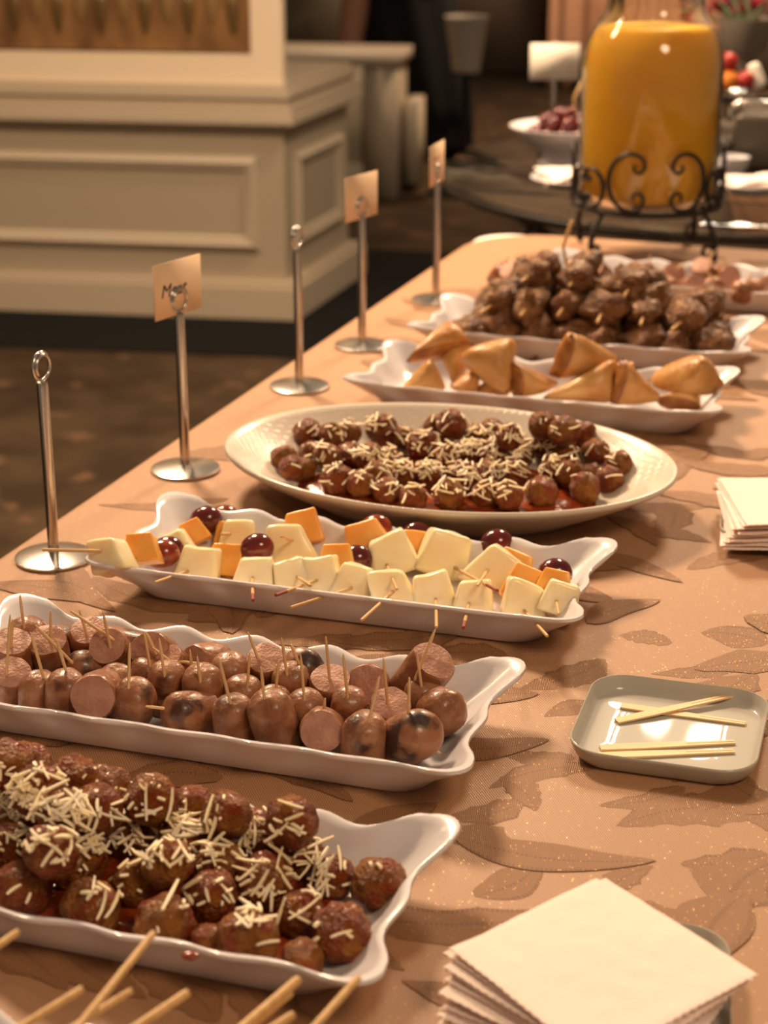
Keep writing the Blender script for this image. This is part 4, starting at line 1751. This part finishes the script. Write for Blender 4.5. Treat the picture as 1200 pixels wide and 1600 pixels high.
def napkin_mesh(seed, side=.106, th=.0013, curl=.004):
    n = 40
    h = side / 2
    mb = MB()
    v, f = [], []

    def zz(x, y):
        return curl * (noise.noise(V(x * 14, y * 14, seed)) * .6 - .9 * max(0, (-x - y) / side) ** 2 * 1.2) + .0004 * noise.noise(V(x * 90, y * 90, seed * 3))
    for lvl in (0, 1):
        for i in range(n + 1):
            for j in range(n + 1):
                x, y = -h + side * i / n, -h + side * j / n
                e = .0007 if (i + j) % 2 else 0
                if i == 0:
                    x += e
                if j == 0:
                    y += e
                z = zz(x, y) + (th if lvl else 0)
                if min(i, j, n - i, n - j) == 0:
                    z += (-.0003 if lvl else .0003)
                v.append((x, y, z))
    m = (n + 1) ** 2
    for i in range(n):
        for j in range(n):
            a = i * (n + 1) + j
            f.append((m + a, m + a + n + 1, m + a + n + 2, m + a + 1))
            f.append((a + 1, a + n + 2, a + n + 1, a))
    for k in range(n):
        for (p, q) in ((k * (n + 1), (k + 1) * (n + 1)), ((k + 1) * (n + 1) + n, k * (n + 1) + n), (k + 1, k), (n * (n + 1) + k, n * (n + 1) + k + 1)):
            f.append((p, q, m + q, m + p))
    return MB().add(v, f).mesh('paper_napkin', M_NAP, sharp=60)


NAPS = [napkin_mesh(k * 1.7, curl=.003) for k in range(3)]


def napkin_stack(cx, cy, rot, n, z0, fan, where, group):
    rn = random.Random(int(cx * 1000))
    for k in range(n):
        t = k / (n - 1)
        a = rot + fan * (1 - t) + rn.uniform(-2.5, 2.5)
        x = cx + rn.uniform(-.003, .003) - .004 * (1 - t)
        y = cy + rn.uniform(-.003, .003) - .006 * (1 - t)
        o = put('paper_napkin', NAPS[k % 3] if k < n - 1 else NAPS[0], Matrix.LocRotScale(V(x, y, z0 + k * .0024), Matrix.Rotation(R(a), 3, 'Z').to_quaternion(), V(1, 1, 1)))
        pos = 'topmost' if k == n - 1 else ORD[n - 1 - k] + ' from the top'
        tag(o, 'white paper napkin, %s of the %s stack' % (pos, where), 'napkin', group)


napkin_stack(-.149, .735, 57.5, 13, .0085, 24, 'near', 'napkins in the near stack')
napkin_stack(-.150, 1.447, 22, 11, .0085, -14, 'far', 'napkins in the far stack')

# ================================================================== juice jar on iron stand
JC = P(1005, 398, 0)
JR = .0965
fr_ = V(-FW.x, -FW.y, 0).normalized()
zb = px_height(1014, 332, JC + fr_ * JR)
ztop = px_height(1014, 36, JC)
hj = ztop - zb
JO = V(JC.x, JC.y, zb)
hs = px_height(1014, 102, JC) - zb
dj = hj - hs
sh = [(1, 0), (.985, .25), (.945, .55), (.87, .85), (.80, 1.0)]
prof_o = [(0, 0), (.085, 0), (.093, .004), (JR, .014)] + [(JR * a, hs + dj * b) for a, b in sh] + [(JR * .72, hj + .012), (JR * .68, hj + .028), (JR * .68, hj + .085),
          (JR * .71, hj + .088), (JR * .71, hj + .094)]
JI = JR * .958
prof_i = [(JI * .68, hj + .094), (JI * .66, hj + .085), (JI * .66, hj + .028), (JI * .70, hj + .011)] + [(JI * a, hs + dj * b - .001) for a, b in sh[::-1]] + [
          (JI, .016), (.089, .007), (0, .006)]
jar = MB().add(*lathe(prof_o + prof_i, 64)).build('glass_jar', M_GLASS, origin=(0, 0, 0))
jar.location = JO
tag(jar, 'large clear glass jar full of orange juice on iron stand', 'jar')
e = .0006
lip = [(0, hj - .003), (JI * .81 - e, hj - .003)] + [(JI * a - e, hs + dj * b - .001) for a, b in sh[-2::-1]] + [(JI - e, .017), (.089 - e, .008), (0, .0068)]
ju = MB().add(*lathe(lip[::-1], 64)).build('juice', M_JUICE, sharp=50)
ju.location = JO
tag(ju, 'orange juice filling the big glass jar', 'juice', None, 'stuff')
st = empty('jar_stand', (JC.x, JC.y, 0))
tag(st, 'black wrought iron stand with scrolls under the juice jar', 'stand')


def circ(r, z, n=48):
    return [(r * cos(2 * pi * k / n), r * sin(2 * pi * k / n), z) for k in range(n)]


rs = JR + .006
MB().add(*tube(circ(rs, zb - .004), .0042, 8, True)).build('ring', M_IRON, st)
MB().add(*tube([(-rs, 0, zb - .0065), (rs, 0, zb - .0065)], .003, 8)).add(*tube([(0, -rs, zb - .0065), (0, rs, zb - .0065)], .003, 8)).build('cross_bar', M_IRON, st)
a_f = math.atan2(fr_.y, fr_.x)


def on_cyl(a, z, r=rs):
    return V(r * cos(a), r * sin(a), z)


def scroll(a0, z0, size, mirror):
    """a C scroll with both ends curled in, bent round the jar's cylinder"""
    n = 72
    x = y = 0.0
    h = pi / 2
    flat = [(0.0, 0.0)]
    for sgn in (1, -1):
        x, y, h = 0.0, 0.0, sgn * pi / 2
        part = []
        for k in range(n // 2):
            t = k / (n // 2)
            h += sgn * (.085 + .42 * t ** 2.6)
            st_ = .105 * size * (1 - .45 * t)
            x += st_ * cos(h)
            y += st_ * sin(h)
            part.append((x, y))
        flat = flat + part if sgn > 0 else part[::-1] + flat
    m = len(flat)
    pts = [on_cyl(a0 + mirror * (u + size * .55) / rs, z0 + wv * 1.05, rs + .002) for u, wv in flat]
    return tube(pts, [.0034 * (1 - .35 * abs(2 * k / m - 1)) for k in range(m)], 7)


for q in range(3):
    ac = a_f + q * 2 * pi / 3
    for mir in (1, -1):
        MB().add(*scroll(ac + mir * .47, zb + .040, .036, mir)).build('scroll', M_IRON, st)
        MB().add(*scroll(ac + mir * .86, zb + .027, .024, -mir)).build('small_scroll', M_IRON, st)
for q in range(4):
    a = a_f + pi / 4 + q * pi / 2
    pts = []
    for k in range(16):
        t = k / 15
        r_ = rs + .016 * sin(pi * t * .9) + .012 * t - .006
        pts.append(on_cyl(a, (zb - .004) * (1 - t) + .004 * t, r_))
    lg = MB().add(*tube(pts, .0042, 8)).build('leg', M_IRON, st)
    pts = [on_cyl(a, .006, rs + .012)]
    cpt = on_cyl(a, .018, rs + .006)
    d = V(cos(a), sin(a), 0)
    sc = [cpt + d * (.016 * cos(-1.3 + k * .28) * (1 - k / 30)) + V(0, 0, .016 * sin(-1.3 + k * .28) * (1 - k / 30)) for k in range(22)]
    MB().add(*tube(sc, .003, 7)).build('foot_scroll', M_IRON, lg)

# ================================================================== glass table behind with buffet things
GC = V(-.50, 3.22, 0)
GR = .50
gt_ = empty('glass_table', (GC.x, GC.y, -.75))
tag(gt_, 'round glass topped table with iron legs behind the juice jar', 'table')
MB().add(*lathe([(0, .738), (GR - .004, .738), (GR, .742), (GR, .747), (GR - .004, .75), (0, .75)], 96)).build('glass_top', M_DARKGLASS, gt_, sharp=50)
MB().add(*tube(circ(GR - .008, .728, 72), .008, 8, True)).build('rim_ring', M_IRON, gt_)
MB().add(*tube(circ(.22, .35, 40), .007, 8, True)).build('brace_ring', M_IRON, gt_)
for q in range(4):
    a = R(35) + q * pi / 2
    pts = [V(cos(a), sin(a), 0) * (GR * .88 - .28 * sin(pi * min(1, k / 9))) + V(0, 0, .725 * (1 - k / 11)) for k in range(12)]
    MB().add(*tube(pts, .010, 8)).build('leg', M_IRON, gt_)
    sc = []
    dd = V(cos(a), sin(a), 0)
    for k in range(26):
        th = k * .3
        rr_ = .07 * (1 - k / 32)
        sc.append(dd * (GR * .62 + rr_ * cos(th)) + V(0, 0, .63 + rr_ * sin(th)))
    MB().add(*tube(sc, .006, 7)).build('leg_scroll', M_IRON, gt_)

# bowl of grapes
bp_ = P(880, 258, 0)
BZ = 0
bowl = empty('footed_bowl', bp_)
tag(bowl, 'white flared footed bowl of dark grapes on glass table', 'bowl')
MB().add(*lathe([(0, 0), (.045, 0), (.047, .004), (.036, .012), (.040, .020), (.068, .042), (.098, .068), (.099, .071), (.096, .0715), (.064, .048), (.030, .030), (0, .028)], 48)).build('bowl', M_TRAY, bowl, sharp=60)
rgp = random.Random(3)
ng = 0
for lay, rad, zz_, cnt in ((0, .058, .056, 13), (1, .030, .062, 8), (2, .036, .078, 8), (3, .012, .090, 3)):
    for k in range(cnt):
        a = 2 * pi * k / cnt + lay
        c = bp_ + V(rad * cos(a), rad * sin(a), zz_)
        s_ = 1.0
        o = put('grape', GRP[0], frame(c, V(rgp.random() - .5, rgp.random() - .5, .6), None, (s_, s_, s_)))
        ng += 1
        tag(o, 'dark red grape heaped in the white footed bowl', 'grape', 'grapes in the footed bowl')
MB().add(*tube([bp_ + V(.02, .0, .09), bp_ + V(.016, 0, .12), bp_ + V(.03, .0, .15)], [.002, .0024, .003], 8)).build('serving_stick', M_STICK)
tag(bpy.data.objects['serving_stick'], 'wooden serving stick upright in the bowl of grapes', 'stick')
# white card on stand behind the bowl
sb = P(862, 224, 0)
s_o = card_stand(sb, .165, 'steel card stand with a white card behind the grape bowl', 12)
s_o['group'] = 'card stands on the glass table'
M = Matrix((RT, V(0, 0, 1), -V(FW.x, FW.y, 0).normalized())).transposed().to_4x4()
M.translation = V(sb.x, sb.y, px_height(862, 96, sb)) + fr_ * .006
tag(put('sign_card', MB().add(*box(-.047, .047, -.034, .034, -.0006, .0006)).mesh('sign_card', M_WCARD), M), 'white landscape card on the stand above the grape bowl', 'card')


def round_plate(loc, r, name, label, m=M_TRAY):
    root = MB().add(*lathe([(0, 0), (r * .6, 0), (r * .65, .003), (r * .97, .015), (r, .017), (r * .985, .0185), (r * .66, .008), (0, .006)], 48)).build(name, m, sharp=60)
    root.location = loc
    return tag(root, label, 'plate')


pl = P(893, 292, 0)
round_plate(pl, .07, 'side_plate', 'white round plate with folded napkin before the grape bowl')
for k in range(2):
    o = put('folded_napkin', NAPS[k], Matrix.LocRotScale(pl + V(0, 0, .018 + .008 * k), Matrix.Rotation(R(20 + 15 * k), 3, 'Z').to_quaternion(), V(.95, .95, 3)))
    tag(o, 'thick white napkin on the round plate, %s' % ('lower one' if k == 0 else 'upper one'), 'napkin', 'napkins on the glass table plate')
pr = P(1172, 302, 0)
round_plate(pr, .055, 'side_plate', 'white round plate beside the cake stand on glass table')
for k in range(2):
    o = put('folded_napkin', NAPS[k], Matrix.LocRotScale(pr + V(0, 0, .018 + .006 * k), Matrix.Rotation(R(10 + 15 * k), 3, 'Z').to_quaternion(), V(.72, .72, 3)))
    tag(o, 'thick white napkin on the plate by the cake stand, %s' % ('lower one' if k == 0 else 'upper one'), 'napkin', 'napkins beside the cake stand')
cup = P(1142, 275, 0)
o = MB().add(*lathe([(0, 0), (.018, 0), (.02, .003), (.030, .022), (.031, .034), (.029, .034), (.027, .022), (.0, .006)], 32)).build('small_bowl', M_TRAY, sharp=60)
o.location = cup
tag(o, 'small white bowl on the glass table beside the jar', 'bowl')
# glass fruit stand
fs = P(1152, 236, 0)
h1 = px_height(1152, 158, fs)
fst = empty('fruit_stand', fs)
tag(fst, 'tall clear glass pedestal stand holding fruit beside the jar', 'stand')
MB().add(*lathe([(0, 0), (.045, 0), (.046, .003), (.02, .008), (.009, .02), (.008, h1 - .03), (.012, h1 - .02), (.009, h1 - .012), (.02, h1 - .002), (0, h1 - .001)], 32)).build('stem', M_GLASS, fst, sharp=60)
MB().add(*lathe([(0, h1), (.03, h1), (.06, h1 + .006), (.068, h1 + .014), (.066, h1 + .015), (.058, h1 + .009), (.03, h1 + .004), (0, h1 + .004)], 40)).build('dish', M_GLASS, fst, sharp=60)
for nm, (px, py), m_, r_, lab in (('apple', (1136, 96), M_APPLE, .020, 'small red fruit on top of the pedestal stand'), ('orange', (1137, 124), M_ORANGE, .019, 'small orange fruit on the pedestal stand'),
                                ('apple', (1163, 124), M_APPLE, .018, 'dark red fruit beside the white piece on the stand')):
    c = CAM + ray(px, py) * (depth(fs) / ray(px, py).dot(FW)) + fr_ * .01
    o = put(nm, MB().add(*lump(3, .03, 2, 3, (1, 1, .93))).mesh(nm, m_), Matrix.LocRotScale(c, Quaternion(), V(r_, r_, r_)))
    tag(o, lab, 'fruit')
c = CAM + ray(1182, 118) * (depth(fs) / ray(1182, 118).dot(FW))
o = put('marshmallow', MB().add(*rbox(.012, .012, .024, .008, 3)).mesh('marshmallow', M_WCARD), frame(c, V(-.4, 0, .9)))
tag(o, 'pale rounded sweet leaning on the pedestal stand fruit', 'sweet')
# chafing dish corner with bright handle
cf = P(1225, 262, 0)
cfr = empty('chafing_dish', cf)
tag(cfr, 'dark chafing dish with a bright curved steel handle', 'dish')
v, f = rbox(.085, .06, .05, .012, 3)
MB().add([(p.x, p.y, p.z + .05) for p in v], f).build('pan', mat('dark_steel', (.10, .085, .07), .4, metal=.6), cfr)
MB().add(*tube([(-.095, -.05, .085), (-.095, -.05, .105), (-.08, -.05, .118), (.06, -.05, .118)], .006, 10)).build('handle', M_CHROME, cfr)
# vase with red flowers, further back on the table
vz = P(1155, 196, 0)
vs_ = empty('flower_vase', vz)
tag(vs_, 'tall smoky glass vase behind the pedestal fruit stand', 'vase')
h0, h2 = px_height(1155, 92, vz), px_height(1155, 28, vz)
MB().add(*lathe([(0, 0), (.045, 0), (.045, .005), (.012, .02), (.010, h0 - .02), (.02, h0), (.045, h0 + .02), (.056, h2), (.053, h2), (.042, h0 + .022), (.016, h0 + .006), (0, h0 + .004)], 40)).build(
    'vase_body', mat('smoky_glass', (.30, .26, .22), .25, trans=.4), vs_, sharp=60)
FL = [(1094, 24), (1124, 14), (1154, 26), (1184, 14), (1212, 30), (1136, -20), (1170, -22), (1206, -14), (1104, -16)]
for k, (px, py) in enumerate(FL):
    c = CAM + ray(px, py) * ((depth(vz) + .01 * (k % 3)) / ray(px, py).dot(FW))
    root = empty('red_flower', c)
    tag(root, 'red flower in the tall vase, %s of the bunch' % ('lower row, %s from the jar' % ORD[k] if k < 5 else 'upper row, %s from the first' % ORD[k - 5]), 'flower', 'red flowers in the vase')
    for j in range(9):
        a = j * 2.4
        pth = []
        tilt_ = .35 + .09 * j
        dirp = V(cos(a) * sin(tilt_), sin(a) * sin(tilt_), cos(tilt_))
        me = bpy.data.meshes.get('petal') or MB().add(*lump(2, .1, 2, 1, (.0145, .0035, .017))).mesh('petal', M_ROSE)
        put('petal', me, frame(c + dirp * .010, dirp, V(-sin(a), cos(a), 0)), root)
    MB().add(*tube([V(0, 0, 0), (vz + V(0, 0, h2 - .02)) - c], .003, 6)).build('stem', M_LEAFG, root)

# ================================================================== person in black beyond the low wall
d = ray(705, 318)
pf = CAM + d * ((-.75 - CAM_H) / d.z) + V(-.49, .98, 0)


def skin_body(name, joints, edges, m, parent, sub=2):
    me = bpy.data.meshes.new(name)
    me.from_pydata([j[0] for j in joints], edges, [])
    me.materials.append(m)
    o = bpy.data.objects.new(name, me)
    COL.objects.link(o)
    o.parent = parent
    sk = o.modifiers.new('skin', 'SKIN')
    sk.use_smooth_shade = True
    for i, j in enumerate(joints):
        r = j[1]
        o.data.skin_vertices[0].data[i].radius = r if isinstance(r, tuple) else (r, r)
    o.data.skin_vertices[0].data[0].use_root = True
    ss = o.modifiers.new('sub', 'SUBSURF')
    ss.levels = ss.render_levels = sub
    dg = bpy.context.evaluated_depsgraph_get()
    bpy.context.view_layer.update()
    dg = bpy.context.evaluated_depsgraph_get()
    nm = bpy.data.meshes.new_from_object(o.evaluated_get(dg))
    o.modifiers.clear()
    o.data = nm
    nm.polygons.foreach_set('use_smooth', [True] * len(nm.polygons))
    return o


per = empty('person', pf, Matrix.Translation(pf) @ Matrix.Rotation(R(20), 4, 'Z'))
tag(per, 'person in long black clothes standing beyond the low panelled wall', 'person')
# x: the person's walking axis in the picture, z up from the floor
J = [((-.08, 0, .92), (.13, .11)), ((-.11, 0, 1.12), (.12, .10)), ((-.13, 0, 1.36), (.15, .10)), ((-.14, 0, 1.50), .055), ((-.16, 0, 1.56), .055), ((-.17, 0, 1.66), (.085, .075)), ((-.17, 0, 1.76), (.06, .055)),
     ((-.20, -.09, .90), .085), ((-.27, -.09, .50), .058), ((-.24, -.09, .09), .042), ((-.36, -.09, .035), .035),
     ((.02, .09, .90), .085), ((.05, .09, .50), .058), ((.18, .09, .10), .042), ((.08, .09, .035), .035),
     ((-.10, -.20, 1.42), .06), ((-.04, -.25, 1.14), .042), ((-.02, -.25, .90), .030), ((-.02, -.25, .84), (.034, .018)),
     ((-.12, .20, 1.42), .06), ((-.16, .26, 1.14), .042), ((-.24, .25, .92), .030), ((-.27, .25, .86), (.034, .018))]
E_ = [(0, 1), (1, 2), (2, 3), (3, 4), (4, 5), (5, 6), (0, 7), (7, 8), (8, 9), (9, 10), (0, 11), (11, 12), (12, 13), (13, 14), (2, 15), (15, 16), (16, 17), (17, 18), (2, 19), (19, 20), (20, 21), (21, 22)]
skin_body('body', J, E_, M_SKINP, per)
for hx_, hy_, hz_ in ((-.02, -.25, .82), (-.28, .25, .84)):
    for k in range(5):
        L_ = (.055, .07, .075, .068, .052)[k]
        if k == 0:
            pts = [(hx_ - .03, hy_, hz_ + .01), (hx_ - .05, hy_ - .004, hz_ - .015), (hx_ - .055, hy_ - .006, hz_ - .04)]
        else:
            x = hx_ - .035 + .018 * k
            pts = [(x, hy_, hz_), (x - .002, hy_ - .006, hz_ - L_ * .55), (x - .008, hy_ - .016, hz_ - L_)]
        MB().add(*tube(pts, [.010, .009, .007], 8)).build('finger', M_SKINP, per)
for s_ in (-1, 1):
    MB().add([(p.x * .011 - .235, p.y * .011 + s_ * .032, p.z * .011 + 1.665) for p in ICO[2][0]], ICO[2][1]).build('eye', M_WCARD, per)
MB().add([(p.x * .02 - .25, p.y * .013, p.z * .022 + 1.635) for p in ICO[2][0]], ICO[2][1]).build('nose', M_SKINP, per)
MB().add([(p.x * .012 - .235, p.y * .026, p.z * .007 + 1.59) for p in ICO[2][0]], ICO[2][1]).build('mouth', M_ROSE, per)
for s_ in (-1, 1):
    MB().add([(p.x * .02 - .165, p.y * .012 + s_ * .085, p.z * .032 + 1.65) for p in ICO[2][0]], ICO[2][1]).build('ear', M_SKINP, per)
MB().add(*lump(3, .08, 3, 2, (.105, .094, .10))).build('hair', M_HAIR, per).location = (-.145, 0, 1.715)
# coat and long skirt a little wider than the body
cs = []
for (x, a, b_, z) in ((-.07, .245, .185, .70), (-.08, .225, .175, .85), (-.10, .19, .15, 1.02), (-.11, .175, .14, 1.15), (-.13, .20, .17, 1.36), (-.135, .15, .16, 1.45), (-.14, .07, .075, 1.51)):
    cs.append([(x + a * cos(2 * pi * k / 32), b_ * sin(2 * pi * k / 32), z) for k in range(32)])
MB().add(*loops(cs)).build('coat', M_BLACK, per)
cs = []
for (x, a, b_, z) in ((.06, .20, .17, .05), (.04, .215, .18, .25), (-.01, .225, .18, .50), (-.06, .22, .17, .75), (-.08, .20, .16, .95)):
    cs.append([(x + a * (1 + .04 * cos(9 * 2 * pi * k / 64)) * cos(2 * pi * k / 64), b_ * (1 + .04 * cos(9 * 2 * pi * k / 64)) * sin(2 * pi * k / 64), z) for k in range(64)])
MB().add(*loops(cs)).build('skirt', M_BLACK, per)
for pts, rr_ in (([(-.10, -.18, 1.43), (-.04, -.25, 1.14), (-.02, -.25, .89)], [.075, .056, .045]), ([(-.12, .18, 1.43), (-.16, .26, 1.14), (-.24, .25, .91)], [.075, .056, .045])):
    MB().add(*tube(pts, rr_, 14)).build('sleeve', M_BLACK, per)
for x, y in ((-.31, -.09), (.12, .09)):
    MB().add([(p.x * .135 + x, p.y * .048 + y, max(0, p.z) * .07) for p in ICO[3][0]], ICO[3][1]).build('shoe', M_BLACK, per)

# grey bucket on a dark stand beside the person
d = ray(735, 330)
bf = CAM + d * ((-.75 - CAM_H) / d.z) + V(-.13, .34, 0)
zb0, zb1 = px_height(735, 112, bf), px_height(735, 28, bf)
bs = empty('bucket_stand', (bf.x, bf.y, -.75))
tag(bs, 'dark floor stand carrying a grey bucket beside the person', 'stand')
MB().add(*lathe([(0, 0), (.14, 0), (.14, .012), (.02, .03), (.014, .06), (.014, zb0 + .75 - .012), (.06, zb0 + .75 - .006), (.06, zb0 + .75 - .001), (0, zb0 + .75 - .001)], 32)).build('pole', M_BLACK, bs, sharp=50)
wz = 65 * depth(bf) / F_PX / 2
o = MB().add(*lathe([(0, 0), (wz * .62, 0), (wz * .64, .004), (wz, zb1 - zb0), (wz * 1.05, zb1 - zb0 + .006), (wz * .96, zb1 - zb0), (wz * .6, .008), (0, .008)], 32)).build('bucket', M_BUCKET, sharp=50)
o.location = (bf.x, bf.y, zb0)
tag(o, 'grey tapered bucket on the dark stand near the far wall', 'bucket')
